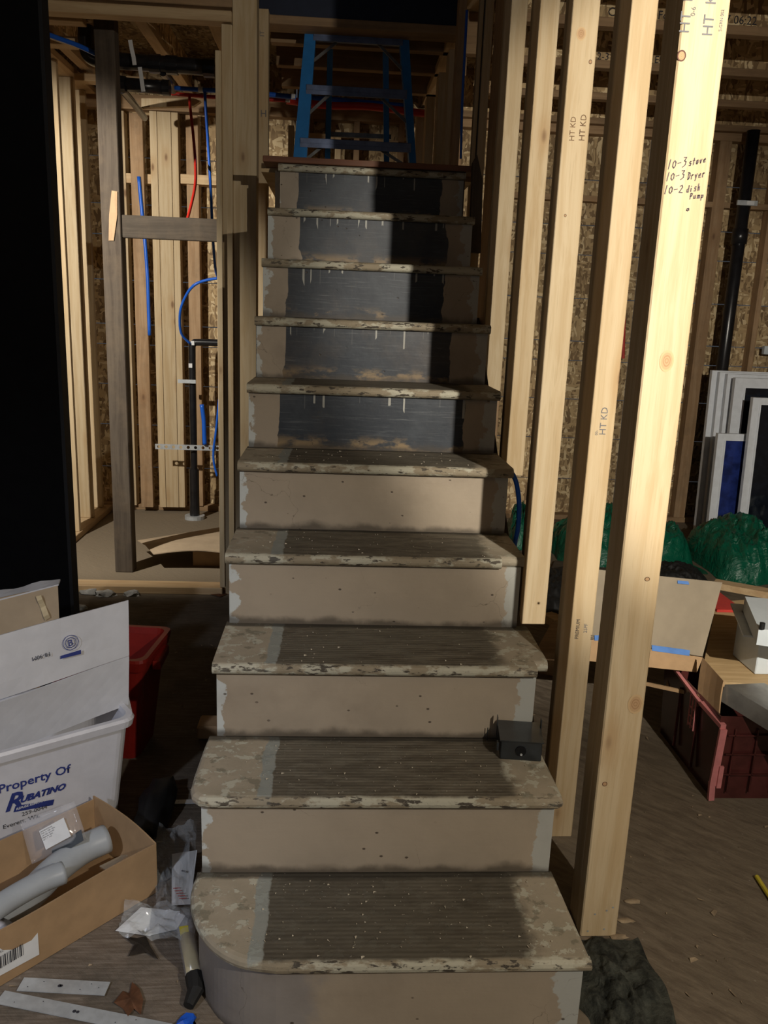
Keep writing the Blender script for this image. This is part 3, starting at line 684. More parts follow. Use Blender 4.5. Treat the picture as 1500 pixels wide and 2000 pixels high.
# ================================================================== LEFT DOORWAY STUDS
def front_stud(label, px0, px1, y, z0, z1, depth=.089, mat='stud', name='wall_stud', group='framing studs at the left doorway', py=500):
    a = ony(px0, py, y).x; b = ony(px1, py, y).x
    o = mk(name, box(a, b, y, y+depth, z0, z1, .002), M[mat]); return setp(o, label, 'stud', group)
z_ = ony(430, 108, 2.78).z
front_stud('leftmost narrow stud of the doorway pack, shorter than its neighbours', 423.5, 434.5, 2.705, .041, z_, .08)
front_stud('middle narrow stud of the doorway pack left of the stairs', 435.5, 455, 2.72, .0, 2.69, .10)
front_stud('wide weathered post board of the doorway pack beside the stairs', 456, 501, 2.74, .0, 3.03, .10, 'stud')
hz = ony(515, 24, 3.0).z
h_ = front_stud('short pale stud with black letter stamp left of the landing', 505, 524, 2.95, 0, hz, .06, py=200)
q = ony(508, 228, 2.95); textmesh('grade_stamp', 'H', M['inkgrey'], q+Vector((0, -.001, 0)), (1, 0, 0), (0, 0, 1), .045, h_, off=0)
q = ony(516, 72, 2.95); textmesh('grade_stamp', 'IT', M['inkgrey'], q+Vector((0, -.001, 0)), (0, 0, 1), (-1, 0, 0), .03, h_, off=0)
# three studs of the left room's side wall
for i, (a, y, dd) in enumerate(((100, 3.74, .038), (127, 4.1, .038), (163, 4.40, .038))):
    lab = ['front bright stud of the left room side wall, next to the black board', 'second stud of the left room side wall', 'third stud of the left room side wall, partly behind the dark post'][i]
    x0 = (-1.413, -1.43, -1.45)[i]
    setp(mk('wall_stud', box(x0, x0+.089, y, y+dd, .041, 2.768, .002), M['stud']), lab, 'stud', 'studs of the left room side wall')
# dark old post and its cross piece
pt = thing('old_post', (-.875, 3.09, 0), 'tall rough dark old timber post in the left room', 'post')
mk('shaft', box(-.923, -.826, 3.05, 3.14, 0, 2.80, .004), M['oldwood'], pt)
sp = [ony(x, y, 3.045) for x, y in ((212, 470), (222, 470), (229, 420), (229, 374), (218, 372), (213, 420))]
b = bmn(); A = [b.verts.new(p) for p in sp]; B = [b.verts.new(p+Vector((0, .008, 0))) for p in sp]
b.faces.new(A); b.faces.new(B[::-1])
for i in range(6): b.faces.new((A[i], B[i], B[(i+1) % 6], A[(i+1) % 6]))
bmesh.ops.recalc_face_normals(b, faces=b.faces[:])
mk('splinter', b, M['brownstud'], pt, label='pale torn splinter')
cr = setp(mk('cross_rail', box(-.825, -.29, 3.06, 3.10, 1.785, 1.895, .003), M['oldwoodx']), 'dark old board fixed level between post and doorway', 'board')

# ================================================================== LEFT ROOM PLUMBING
dp = thing('drain_pipe', ony(320, 128, 3.3), 'thick black drain pipe hung level under the left room ceiling', 'pipe')
pa = [ony(168, 50, 3.3), ony(168, 85, 3.3), ony(176, 108, 3.3), ony(196, 117, 3.3), ony(230, 119, 3.3), ony(420, 133, 3.3)]
mk('pipe', tube(smoothpath(pa, 5), .040, 16), M['abs'], dp, smooth=True)
for px in (292, 325, 398): mk('coupling', tube([ony(px, 124+(px-292)*.08, 3.3), ony(px+22, 125.5+(px-292)*.08, 3.3)], .046, 16), M['abs'], dp)
d2 = thing('drain_pipe', ony(280, 170, 3.25), 'second black drain pipe below the thick one, with shiny couplings', 'pipe')
mk('pipe', tube([ony(226, 163, 3.25), ony(325, 172, 3.25)], .033, 16), M['abs'], d2, smooth=True)
mk('coupling', tube([ony(229, 163.5, 3.25), ony(246, 165, 3.25)], .039, 16), M['abs'], d2); mk('coupling', tube([ony(318, 171, 3.25), ony(332, 172, 3.25)], .038, 16), M['abs'], d2)
mk('branch', tube([ony(238, 175, 3.3), ony(262, 203, 3.7), ony(282, 230, 4.1)], .020, 12), M['abs'], d2)
mk('branch', tube([ony(318, 140, 3.3), ony(333, 160, 3.5), ony(338, 176, 3.6)], .022, 12), M['abs'], dp)
for pa in ([(254, 78), (257, 95), (261, 112), (263, 127)], [(273, 131), (276, 150), (278, 166), (280, 179)]):
    b = bmn(); pp = [ony(px, py, 3.205) for px, py in pa]
    for a, c in zip(pp, pp[1:]): addbar(b, a, c, .020, .002, (0, 1, 0))
    setp(mk('hanger_strap', b, M['paper']), 'white perforated strap hanging the %s black drain pipe' % ('thick' if pa[0][0] == 254 else 'lower'), 'strap')
vp = thing('vent_pipe', ony(380, 1000, 4.3), 'upright black pipe with an elbow standing at the back of the left room', 'pipe')
xv = ony(377, 800, 4.3).x; zt = ony(376, 668, 4.3).z
mk('pipe', tube(smoothpath([(xv, 4.3, .0), (xv, 4.3, .6), (xv, 4.3, zt-.06), (xv+.012, 4.3, zt-.012), (xv+.06, 4.3, zt), (xv+.42, 4.3, zt)], 5), .024, 14), M['abs'], vp, smooth=True)
mk('sleeve', tube([(xv, 4.3, 0), (xv, 4.3, .36)], .034, 14), M['abs'], vp); mk('flange', tube([(xv, 4.3, 0.0), (xv, 4.3, .025)], .07, 16), M['galv'], vp)
b = ony(365, 745, 4.26); mk('clamp', box(b.x-.06, b.x+.06, 4.255, 4.27, b.z-.012, b.z+.012), M['galv'], vp)
for px, py in ((376, 670), (372, 714)):
    b = ony(px, py, 4.27); mk('sticker', box(b.x-.012, b.x+.012, 4.268, 4.275, b.z-.014, b.z+.014), M['paper'], vp)
# punched metal strap with round holes
def holed_bar(x0, x1, y, z0, z1, n, r):
    b = bmn(); h = (z1-z0); w_ = (x1-x0)/n; th = .002
    for i in range(n):
        cx = x0+w_*(i+.5); cz = (z0+z1)/2; K_ = 12
        inner = []; outer = []
        for side in (0, 1):
            yy = y+th*side
            inner.append([b.verts.new((cx+r*math.cos(2*math.pi*k/K_+math.pi/4), yy, cz+r*math.sin(2*math.pi*k/K_+math.pi/4))) for k in range(K_)])
            o = []
            for k in range(K_):
                a = 2*math.pi*k/K_+math.pi/4; c, s = math.cos(a), math.sin(a); m_ = max(abs(c), abs(s))
                o.append(b.verts.new((cx+c/m_*w_/2, yy, cz+s/m_*h/2)))
            outer.append(o)
        for k in range(K_):
            j = (k+1) % K_
            b.faces.new((inner[0][k], inner[0][j], outer[0][j], outer[0][k])); b.faces.new((inner[1][j], inner[1][k], outer[1][k], outer[1][j]))
            b.faces.new((inner[0][j], inner[0][k], inner[1][k], inner[1][j])); b.faces.new((outer[0][k], outer[0][j], outer[1][j], outer[1][k]))
    bmesh.ops.recalc_face_normals(b, faces=b.faces[:]); return b
a = ony(303, 872, 4.24); c = ony(432, 874, 4.24)
setp(mk('punched_strap', holed_bar(a.x, c.x, 4.24, a.z-.018, a.z+.018, 9, .011), M['galv']), 'grey metal strap with round holes fixed across the back studs', 'strap')
# coloured water tubes
def pex(label, pts, y, mat, r=.0065, name='water_tube'):
    pp = [ony(px, py, y if not isinstance(y, list) else y[i]) for i, (px, py) in enumerate(pts)]
    return setp(mk(name, tube(smoothpath(pp, 5), r, 8), M[mat], smooth=True), label, 'tube', 'coloured water tubes in the left room')
pex('red tube curving down behind the dark cross board', [(370, 188), (372, 215), (378, 270), (382, 330), (380, 370), (366, 428), (360, 445)], [3.75, 3.7, 3.6, 3.45, 3.3, 3.16, 3.115], 'pexred', .008)
pex('long blue tube dropping to the right of the red one', [(400, 180), (402, 215), (407, 290), (412, 380), (415, 450), (420, 520), (426, 545)], [3.5, 3.5, 3.55, 3.6, 3.7, 3.85, 4.0], 'pexblue', .008)
pex('blue tube arching left from the doorway stud', [(428, 543), (400, 548), (378, 558), (362, 580), (352, 610), (354, 650), (372, 672)], [4.0, 4.0, 4.0, 4.05, 4.1, 4.2, 4.27], 'pexblue', .009)
pex('blue tube hanging left of the triple stud', [(271, 345), (276, 400), (283, 470), (288, 540), (290, 600), (292, 655)], 4.445, 'pexblue', .012)
pex('short thick blue stub low beside the upright pipe', [(394, 790), (398, 820), (399, 848), (400, 868)], 4.223, 'pexblue', .015)
pex('thin blue tube curving down at the right of the low stub', [(428, 780), (422, 840), (417, 880), (418, 905), (424, 930)], 4.23, 'pexblue', .008)
pex('blue tube sloping in from the black board at top left', [(90, 66), (120, 77), (155, 90), (200, 112)], 3.2, 'pexblue', .012)
pex('blue tube joined level to a white fitting under the ceiling', [(341, 172), (372, 174), (425, 177)], 3.5, 'pexblue', .012)
pex('blue tube ending in white fittings left of the ladder', [(500, 182), (540, 186), (578, 190)], 3.7, 'pexblue', .014)
pex('red tube just under the blue one left of the ladder', [(335, 183), (425, 190), (500, 193), (561, 196)], 3.75, 'pexred', .011)
pex('dark red tube bundle behind the ladder', [(560, 196), (640, 206), (720, 208), (830, 222)], 4.0, 'pexred', .022)
pex('blue tube bundle above the red one behind the ladder', [(590, 190), (690, 198), (800, 208)], 4.05, 'pexblue', .016)
for px, py in ((392, 175), (573, 189), (562, 196)):
    q = ony(px, py, {392: 3.5, 573: 3.7, 562: 3.75}[px]) + Vector((0, 0, .0 if px != 562 else .004)); setp(mk('pipe_fitting', tube([q-Vector((.012, 0, 0)), q+Vector((.012, 0, 0))], .015, 10), M['paper']), {392: 'white fitting on the level blue tube above the drooping tubes', 573: 'white fitting at the end of the blue tube by the ladder', 562: 'small white fitting under the one by the ladder'}[px], 'fitting')
bb = [ony(x, y, 3.9) for x, y in ((276, 210), (378, 207), (392, 197), (378, 192), (276, 192))]
b = bmn(); A = [b.verts.new(p) for p in bb]; B = [b.verts.new(p+Vector((0, .04, 0))) for p in bb]; b.faces.new(A); b.faces.new(B[::-1])
for i in range(5): b.faces.new((A[i], B[i], B[(i+1) % 5], A[(i+1) % 5]))
bmesh.ops.recalc_face_normals(b, faces=b.faces[:])
setp(mk('ceiling_block', b, M['stud']), 'bright tapered wood block under the left room pipes', 'board')
# cardboard sheet on the left room floor
cs = [onz(300, 1082, .10), onz(442, 1086, .10), onz(450, 1018, .10), onz(268, 1046, .12)]
setp(mk('cardboard_sheet', sheet(cs, .005, 10, 6, lambda u, v: .05*(1-v)*math.sin(u*2.5)*.6-.06*max(0, v-.5)), M['cardpale']), 'flattened curled cardboard sheet on the left room floor', 'cardboard')
setp(mk('cardboard_box', box(-.52, -.27, 3.2, 3.34, 0.001, .085), M['card']), 'low brown carton under the curled cardboard sheet', 'box')

# ================================================================== BLACK PANEL (left)
bp = thing('black_board', (-1.15, 1.41, 0), 'tall matte black board standing at the left edge', 'board')
xe = ony(113, 600, 1.38).x
mk('face_sheet', box(-1.62, xe-.012, 1.38, 1.44, 0, 2.95), M['black'], bp)
mk('edge_strip', box(xe-.0115, xe, 1.38, 1.44, 0, 2.95), M['blackedge'], bp)

# ================================================================== LADDER
ld = thing('step_ladder', (.35, 3.1, 10*RISE+.015), 'blue fibreglass step ladder standing on the stair landing', 'ladder')
def lp(px, py, y0=3.0):      # point on the leaning front plane of the ladder
    # plane y = 2.95 + .22*(z-2.06)
    d = ray(px, py); n = Vector((0, 1, -.2)); c0 = Vector((0, 2.98, 2.06))
    t = (c0-CC).dot(n)/d.dot(n); return CC+d*t
ZL = 10*RISE+.016
def stile(top, bot):
    a, b = lp(*top), lp(*bot); d = (a-b); b2 = b-d*((b.z-ZL)/d.z); return a+d*.0, b2
for (t0, t1, b0, b1) in (((605, -40), (625, -40), (573, 305), (599, 305)), ((772, -40), (792, -40), (800, 320), (813, 320))):
    L0, L1 = stile(t0, b0); R0, R1 = stile(t1, b1)
    b = bmn(); vs = [L1, R1, R0, L0]; A = [b.verts.new(p) for p in vs]; B = [b.verts.new(p+Vector((0, .075, 0))) for p in vs]
    b.faces.new(A); b.faces.new(B[::-1])
    for i in range(4): b.faces.new((A[i], B[i], B[(i+1) % 4], A[(i+1) % 4]))
    bmesh.ops.recalc_face_normals(b, faces=b.faces[:]); mk('stile', b, M['ladderblue'], ld)
for (xa, ya, xb_, yb_) in ((612, 66, 787, 77), (598, 170, 795, 182), (586, 274, 803, 286)):
    a = lp(xa, ya)+Vector((0, .005, 0)); c = lp(xb_, yb_)+Vector((0, .005, 0))
    b = bmn(); addbox(b, a.x, c.x, a.y-.012, a.y+.075, min(a.z, c.z)-.012, min(a.z, c.z)+.014, .002); addbox(b, a.x, c.x, a.y-.012, a.y-.006, min(a.z, c.z)-.03, min(a.z, c.z)-.011)
    mk('step', b, M['laddermetal'], ld)
for (x0_, y0_, x1_, y1_) in ((739, 80, 789, 136), (741, 183, 796, 238), (657, 78, 605, 122), (648, 176, 594, 228), (628, 284, 590, 316), (745, 290, 792, 322)):
    a, c = lp(x0_, y0_)+Vector((0, .04, 0)), lp(x1_, y1_)+Vector((0, .02, 0))
    if c.z < ZL+.01: c.z = ZL+.01
    mk('brace', bar(a, c, .014, .006, (0, 1, 0)), M['aluminium'], ld)
for px, sx in ((640, 1), (760, -1)):                      # rear legs
    a = ony(px, 290, 3.7); a.z = ZL; c = ony(px+sx*8, -30, 3.35)
    mk('rear_leg', bar(a, c, .03, .04, (0, 1, 0)), M['ladderblue'], ld)
a = ony(636, 262, 3.68); c = ony(764, 268, 3.68); mk('rear_rail', bar(a, c, .02, .025), M['aluminium'], ld)

# ================================================================== JUNCTION BOX on tread 2
jb = thing('junction_box', (.757, .43, 2*RISE), 'small black metal junction box on the second stair tread', 'box')
z2 = 2*RISE+.001
def rotp(x, y, cx=.757, cy=.44, a=-.12):
    c, s = math.cos(a), math.sin(a); return (cx+(x-cx)*c-(y-cy)*s, cy+(x-cx)*s+(y-cy)*c)
def rbox(x0, x1, y0, y1, z0, z1, bev=0.):
    b = box(x0, x1, y0, y1, z0, z1, bev)
    for v in b.verts: v.co.x, v.co.y = rotp(v.co.x, v.co.y)
    return b
mk('shell', rbox(.708, .808, .39, .485, z2, z2+.05, .002), M['steeldark'], jb)
mk('lid_flange', rbox(.705, .811, .386, .49, z2+.0502, z2+.053), M['steeldark'], jb)
p = rotp(.757, .3885); mk('knockout', tube([Vector((p[0], p[1]+.001, z2+.026)), Vector((p[0]-.0003, p[1]-.0015, z2+.026))], .013, 16), M['blackedge'], jb)
mk('screw', tube([Vector((p[0]+.001, p[1]-.0015, z2+.018)), Vector((p[0]+.001, p[1]-.004, z2+.018))], .003, 10), M['galv'], jb)
for x_ in (.7035, .8125):
    mk('mounting_ear', rbox(x_-.001, x_+.001, .46, .475, z2+.02, z2+.075), M['steeldark'], jb)
mk('side_tab', rbox(.699, .704, .395, .41, z2+.02, z2+.04), M['steeldark'], jb)
q = onz(951, 1446, 2*RISE); setp(mk('upright_nail', tube([q, q+Vector((0, 0, .035))], .0013, 8, radii=[.0013, .0013]), M['steeldark']), 'single nail standing upright on the second tread left of the box', 'nail')

# ================================================================== LEFT FOREGROUND
# open brown carton
u = Vector((-.677, -.736, 0)); v_ = Vector((-.736, .677, 0)); R0 = Vector((-.146, .445, 0)); LB, WB, HB = .66, .28, .14
cb = thing('cardboard_carton', R0+u*.3+v_*.14, 'open shallow brown carton holding pipe bends, with a barcode label', 'box')
def pt_(a, b, z): return R0+u*a+v_*b+Vector((0, 0, z))
T = .004
def wall4(a0, b0, a1, b1, h0, h1, inset):
    n = Vector((u*(a1-a0)+v_*(b1-b0))).normalized(); s = Vector((-n.y, n.x, 0))*T*inset
    p = [pt_(a0, b0, .002), pt_(a1, b1, .002), pt_(a1, b1, h1), pt_(a0, b0, h0)]
    return p
mk('bottom', sheet([pt_(T, T, .006), pt_(LB-T, T, .006), pt_(LB-T, WB-T, .006), pt_(T, WB-T, .006)], .004), M['card'], cb)
mk('side_panel', sheet(wall4(0, 0, LB, 0, HB, HB, 1), T, 16, 4, lambda a, b: .004*math.sin(a*9)*b), M['card'], cb)
mk('side_panel', sheet(wall4(LB, WB, 0, WB, HB, HB+.004, 1), T, 16, 4, lambda a, b: .006*math.sin(a*7+1)*b), M['card'], cb)
mk('end_panel', sheet(wall4(0, WB, 0, 0, HB+.012, HB, 1), T, 6, 4, lambda a, b: -.010*math.sin(a*3.1)*b), M['card'], cb)
mk('end_panel', sheet(wall4(LB, 0, LB, WB, HB, HB, 1), T), M['card'], cb)
# label + barcode on the near side
nrm = Vector((.736, -.677, 0))
def onside(a, z, off=.0): return pt_(a, 0, z)+nrm*(.006+off)
A0, A1 = .315, .50
lbl = sheet([onside(A1, .035), onside(A0, .025), onside(A0, .105), onside(A1, .115)], .0005)
lb = mk('shipping_label', lbl, M['paper'], cb)
b = bmn(); a_ = A0+.035; random.seed(3)
while a_ < A1-.01:
    w_ = random.choice((.0009, .0015, .0026)); p = [onside(a_+w_, .048, .001), onside(a_, .048, .001), onside(a_, .078, .001), onside(a_+w_, .078, .001)]
    b.faces.new([b.verts.new(q) for q in p]); a_ += w_+random.choice((.0012, .002, .0028))
mk('barcode', b, M['ink'], lb)
textmesh('label_print', '00342', M['inkgrey'], onside(A0+.10, .086, .001), -u, (0, 0, 1), .009, lb, off=.0002)
# grey pipe bends and parts in the carton
def cw(a, b, z): return pt_(a, b, z)
setp(mk('pipe_bend', tube(smoothpath([cw(.03, .17, .09), cw(.10, .18, .085), cw(.19, .165, .075), cw(.28, .13, .07), cw(.38, .14, .06)], 6), .037, 20), M['pvc'], smooth=True), 'long grey plastic pipe bend lying in the open carton', 'pipe')
setp(mk('pipe_bend', tube(smoothpath([cw(.21, .245, .075), cw(.30, .225, .072), cw(.42, .20, .07), cw(.55, .20, .07)], 6), .036, 20), M['pvc'], smooth=True), 'second grey pipe bend running out of the left edge', 'pipe') if False else None
setp(mk('pipe_bend', tube(smoothpath([onz(124, 1704, .12), onz(85, 1720, .12), onz(30, 1750, .12), onz(-40, 1795, .12)], 6), .027, 20), M['pvc'], smooth=True), 'shorter grey plastic pipe bend lying over the near side of the carton', 'pipe')
pc = thing('pipe_coupling', cw(.39, .055, .012), 'short pale plastic pipe coupling in the near corner of the carton', 'pipe')
mk('body', tube([cw(.40, .06, .04), cw(.36, .052, .085)], .030, 20), M['pvcwhite'], pc, smooth=True); mk('rim', tube([cw(.37, .054, .075), cw(.355, .051, .092)], .034, 20), M['pvcwhite'], pc, smooth=True)
setp(mk('cardboard_piece', sheet([cw(.10, .06, .09), cw(.04, .06, .10), cw(.03, .10, .075), cw(.09, .11, .07)], .003), M['cardpale']), 'torn cardboard scrap inside the open carton', 'cardboard')
# clear clamshell package leaning on the carton
ck = [ony(62, 1688, .46), ony(170, 1640, .48), ony(145, 1565, .53), ony(38, 1605, .50)]
cp = thing('clear_package', ck[0], 'clear plastic package with a white data label on top of the grey pipe', 'package')
nn = (ck[1]-ck[0]).cross(ck[3]-ck[0]).normalized()
def slab(c, th, bulge): 
    return sheet([p for p in c], th, 8, 8, lambda a, b: bulge*(1-(2*a-1)**4)*(1-(2*b-1)**4))
mk('shell', slab(ck, .002, .028), M['clear'], cp, smooth=True)
lc = [ck[0]*(1-a)*(1-b)+ck[1]*a*(1-b)+ck[2]*a*b+ck[3]*(1-a)*b+nn*.031 for a, b in ((.38, .20), (.84, .26), (.82, .74), (.36, .66))]
lo = mk('data_label', sheet(lc, .0006), M['paper'], cp)
rr_ = (lc[1]-lc[0]).normalized(); uu_ = (lc[3]-lc[0]).normalized()
for i in range(5): textmesh('label_print', ('SPECIFICATIONS', 'TYPE  A  120V  60Hz', 'CAT NO  4412-08', 'MADE IN  0622', 'QTY  1   PCS')[i], M['inkgrey'], lc[3]-uu_*(.006+.0052*i)+rr_*.002, rr_, uu_, .0042, lo, off=.0008)
dk_ = [ck[0]*(1-a)*(1-b)+ck[1]*a*(1-b)+ck[2]*a*b+ck[3]*(1-a)*b+nn*.016 for a, b in ((.40, -.08), (.98, .03), (1.0, .30), (.44, .16))]
mk('insert_card', sheet(dk_, .0008), M['steeldark'], cp)
# white tote with lettering
TU = Vector((-.82, -.57, 0)).normalized(); TV = Vector((-.57, .82, 0)).normalized(); TR = Vector((-.262, .715, 0)); TL, TW, THh = .52, .30, .345
tt = thing('white_tub', TR+TU*TL/2+TV*TW/2, 'white plastic tub with dark blue lettering behind the open carton', 'tub')
def tp(a, b, z):
    k = (1-z/THh)*.035; return TR+TU*(k+a*(TL-2*k))+TV*(k+b*(TW-2*k))+Vector((0, 0, z))
def tub_ring(z, off=0., rc=.035, n=5):
    k = (1-z/THh)*.035-off; pts = []
    for (cx, cy, a0) in ((rc, rc, math.pi), (TL-rc, rc, 1.5*math.pi), (TL-rc, TW-rc, 0), (rc, TW-rc, .5*math.pi)):
        for i in range(n+1):
            a = a0+i*math.pi/2/n
            x, y = cx+rc*math.cos(a), cy+rc*math.sin(a)
            x = k+x*(TL-2*k)/TL; y = k+y*(TW-2*k)/TW
            pts.append(TR+TU*x+TV*y+Vector((0, 0, z)))
    return pts
def loft(rings, cap0=True, cap1=False):
    b = bmn(); R = [[b.verts.new(p) for p in r] for r in rings]; n = len(R[0])
    for a, c in zip(R, R[1:]):
        for i in range(n): b.faces.new((a[i], a[(i+1) % n], c[(i+1) % n], c[i]))
    if cap0: b.faces.new(R[0][::-1])
    if cap1: b.faces.new(R[-1])
    bmesh.ops.recalc_face_normals(b, faces=b.faces[:]); return b
mk('body', loft([tub_ring(0), tub_ring(THh*.5), tub_ring(THh-.001), tub_ring(THh-.001, -.004), tub_ring(THh*.5, -.004), tub_ring(.004, -.004)], True, True), M['white'], tt, smooth=False)
mk('rim', loft([tub_ring(THh-.022, .001), tub_ring(THh-.022, .013), tub_ring(THh-.002, .015), tub_ring(THh+.006, .010), tub_ring(THh+.006, -.004), tub_ring(THh-.01, -.005)], False, False), M['white'], tt)
hd = TR+TV*.10; mk('lid_hinge', loft([[hd+Vector((.012, 0, .30))+TV*a+TU*b for a, b in ((0, .01), (.10, .01), (.10, -.03), (0, -.03))], [hd+Vector((.012, 0, .37))+TV*a+TU*b for a, b in ((0, .0), (.08, .0), (.08, -.018), (0, -.018))]], True, True), M['white'], tt)
fn_ = Vector((.57, -.82, 0)); up_ = (tp(.5, 0, .3)-tp(.5, 0, .0)).normalized(); rt_ = -TU
def ontub(px, py):
    d = ray(px, py); p0 = tp(.5, 0, .2); n = rt_.cross(up_).normalized(); t_ = (p0-CC).dot(n)/d.dot(n); return CC+d*t_
def tubtext(s, px, py, px2, mat, bold=0., shear=0.):
    a = ontub(px, py); b = ontub(px2, py); wdt = (b-a).length
    c = bpy.data.curves.new('t', 'FONT'); c.body = s; c.size = 1; o = bpy.data.objects.new('t', c); COL.objects.link(o); bpy.context.view_layer.update(); wd = o.dimensions.x
    bpy.data.objects.remove(o); sz = wdt/wd
    return textmesh('lettering', s, M[mat], a, rt_, up_, sz, tt, off=.0015, bold=bold, shear=shear), sz
tubtext('Property Of', -4, 1550, 128, 'inkblue', .004/.3*.05)
bq = [ontub(26, 1586), ontub(103, 1572), ontub(106, 1561), ontub(30, 1574)]
bn = rt_.cross(up_).normalized()
mk('lettering_band', sheet([p+bn*.0012 for p in bq], .0005), M['inkblue'], tt)
tubtext('UBATINO', 38, 1568, 119, 'inkblue', .0014, .35); tubtext('R', 8, 1586, 36, 'inkblue', .002, .35)
tubtext('REFUSE REMOVAL INC.', 31, 1582, 101, 'paper', .0002, .2); tubtext('259-0044', 42, 1594, 88, 'ink'); tubtext('Everett, Wa.', 5, 1619, 72, 'ink')
# white carton flaps standing in the tub
yR, yL = .80, .58
wf = thing('white_carton', ony(120, 1380, .7), 'large white carton flap with blue emblem leaning in the tub', 'box')
P = [ony(0-25, 1374, yL), ony(253, 1281, yR), ony(250, 1172, yR+.02), ony(-25, 1248, yL+.02)]
mk('upper_flap', sheet(P, .004, 8, 4, lambda a, b: .003*math.sin(a*5+b*3)), M['whitecard'], wf)
P2 = [ony(-25, 1480, yL+.03), ony(252, 1378, yR-.012), ony(253, 1284, yR-.002), ony(-25, 1378, yL-.002)]
mk('lower_flap', sheet(P2, .004, 8, 4, lambda a, b: .004*math.sin(a*4+1)), M['whitecard'], wf)
wn = (P[1]-P[0]).cross(P[3]-P[0]).normalized(); wr_ = (P[1]-P[0]).normalized(); wu_ = wn.cross(wr_)
def onflap(px, py):
    d = ray(px, py); t_ = (P[0]-CC).dot(wn)/d.dot(wn); return CC+d*t_+wn*.0055
a = onflap(97, 1272); textmesh('flap_print', 'F8-90M', M['ink'], a, -wr_, -wu_, .0155, wf, off=-.0005)
c = onflap(137, 1254)
for rr in (.021, .0145):
    b = bmn(); 
    for i in range(24):
        a0, a1 = 2*math.pi*i/24, 2*math.pi*(i+1)/24
        vs = [c+(wr_*math.cos(a)+wu_*math.sin(a))*r_ for a, r_ in ((a0, rr), (a1, rr), (a1, rr-.0016), (a0, rr-.0016))]
        b.faces.new([b.verts.new(q) for q in vs])
    mk('emblem_ring', b, M['inkblue'], wf)
textmesh('emblem_letter', 'B', M['inkblue'], c-wr_*.008-wu_*.009, wr_, wu_, .026, wf, off=0)
e = [onflap(117, 1286), onflap(157, 1276), onflap(157, 1268), onflap(117, 1280)]
b = bmn(); b.faces.new([b.verts.new(q) for q in e]); mk('emblem_banner', b, M['inkblue'], wf)
# brown carton behind with torn white lined flap
bc = thing('brown_carton', ony(60, 1240, 1.0), 'brown carton with torn white-lined top behind the white flap', 'box')
Q = [ony(-30, 1300, .93), ony(118, 1260, 1.0), ony(113, 1143, 1.0), ony(-30, 1175, .93)]
mk('front_panel', sheet(Q, .005, 4, 4), M['cardpale'], bc)
Q2 = [ony(-30, 1178, .93), ony(114, 1141, 1.0), ony(117, 1129, 1.06), ony(-30, 1160, 1.0)]
mk('top_flap', sheet(Q2, .004, 8, 2, lambda a, b: .004*math.sin(a*11)*b), M['whitecard'], bc)
Q3 = [ony(98, 1206, .985), ony(88, 1212, .98), ony(70, 1165, .97), ony(80, 1162, .975)]
mk('torn_strip', sheet([Q3[1], Q3[0], Q3[3], Q3[2]], .002, 2, 6, lambda a, b: .004*math.sin(b*9)), plain('torn_liner', (.55, .45, .28), .8), bc)
mk('rear_panel', box(-.86, -.64, 1.08, 1.085, 0, .50), M['card'], bc)
mk('base_panel', box(-.86, -.67, .98, 1.075, 0, .36), M['card'], bc)
# red bin
rb = thing('red_bin', (-.45, 1.16, 0), 'red plastic bin, coloured darker for shade, behind the white tub', 'bin')
def rring(z, off=0.):
    k = (1-z/.37)*.04-off; c = Vector((-.452, 1.19, z)); hx, hy = .160-k, .135-k; an = -.10; pts = []
    for sx, sy, a0 in ((1, 1, 0), (-1, 1, .5*math.pi), (-1, -1, math.pi), (1, -1, 1.5*math.pi)):
        for i in range(5):
            a = a0+i*math.pi/8; x = sx*(hx-.03)+.03*math.cos(a); y = sy*(hy-.03)+.03*math.sin(a)
            pts.append(c+Vector((x*math.cos(an)-y*math.sin(an), x*math.sin(an)+y*math.cos(an), 0)))
    return pts
mk('body', loft([rring(0), rring(.2), rring(.365), rring(.365, -.004), rring(.2, -.004), rring(.01, -.004)], True, True), M['redplastic'], rb)
mk('rim', loft([rring(.33, .002), rring(.33, .012), rring(.362, .015), rring(.372, .012), rring(.372, -.004), rring(.35, -.005)], False, False), M['redplastic'], rb)
b = rring(.35)[0]; mk('handle', box(b.x-.005, b.x+.022, 1.10, 1.24, .31, .34, .003), M['redplastic'], rb)
# black pouch beside the tub, widened to stand for the dark shadow too
b = bmn(); bmesh.ops.create_icosphere(b, subdivisions=3, radius=1)
for v in b.verts:
    n_ = noise.noise(v.co*2.1)*.3+1; v.co = Vector((-.215+v.co.x*.05*n_, .76+v.co.y*.15*n_, .03+max(-1, v.co.z)*.055*n_))
    v.co.z = max(.001, v.co.z)
setp(mk('black_bag', b, M['rubber'], smooth=True), 'slumped black bag together with its dark shadow right of the white tub', 'bag')
# galvanised straps on floor
def strap(pxs, width, label, holes, lift=.0):
    a, c = onz(*pxs[0], .004), onz(*pxs[1], .004); d = (c-a).normalized(); s = Vector((-d.y, d.x, 0))
    L = (c-a).length
    t_ = thing('metal_strap', (a+c)/2-Vector((0, 0, .004)), label, 'strap', 'galvanised straps on the floor')
    cs_ = [a-s*width/2, c-s*width/2, c+s*width/2, a+s*width/2]
    mk('plate', sheet(cs_, .0018, 12, 1, lambda u_, v: .002+lift*math.sin(u_*3.1)), M['galv'], t_)
    for f_, o_, r_ in holes:
        q = a+d*L*f_+s*width*o_; b_ = bmn(); bmesh.ops.create_circle(b_, cap_ends=True, segments=14, radius=r_)
        for v in b_.verts: v.co = Vector((q.x+v.co.x, q.y+v.co.y, .0068+lift*math.sin(f_*3.1)))
        mk('hole', b_, M['ink'], t_)
    return t_
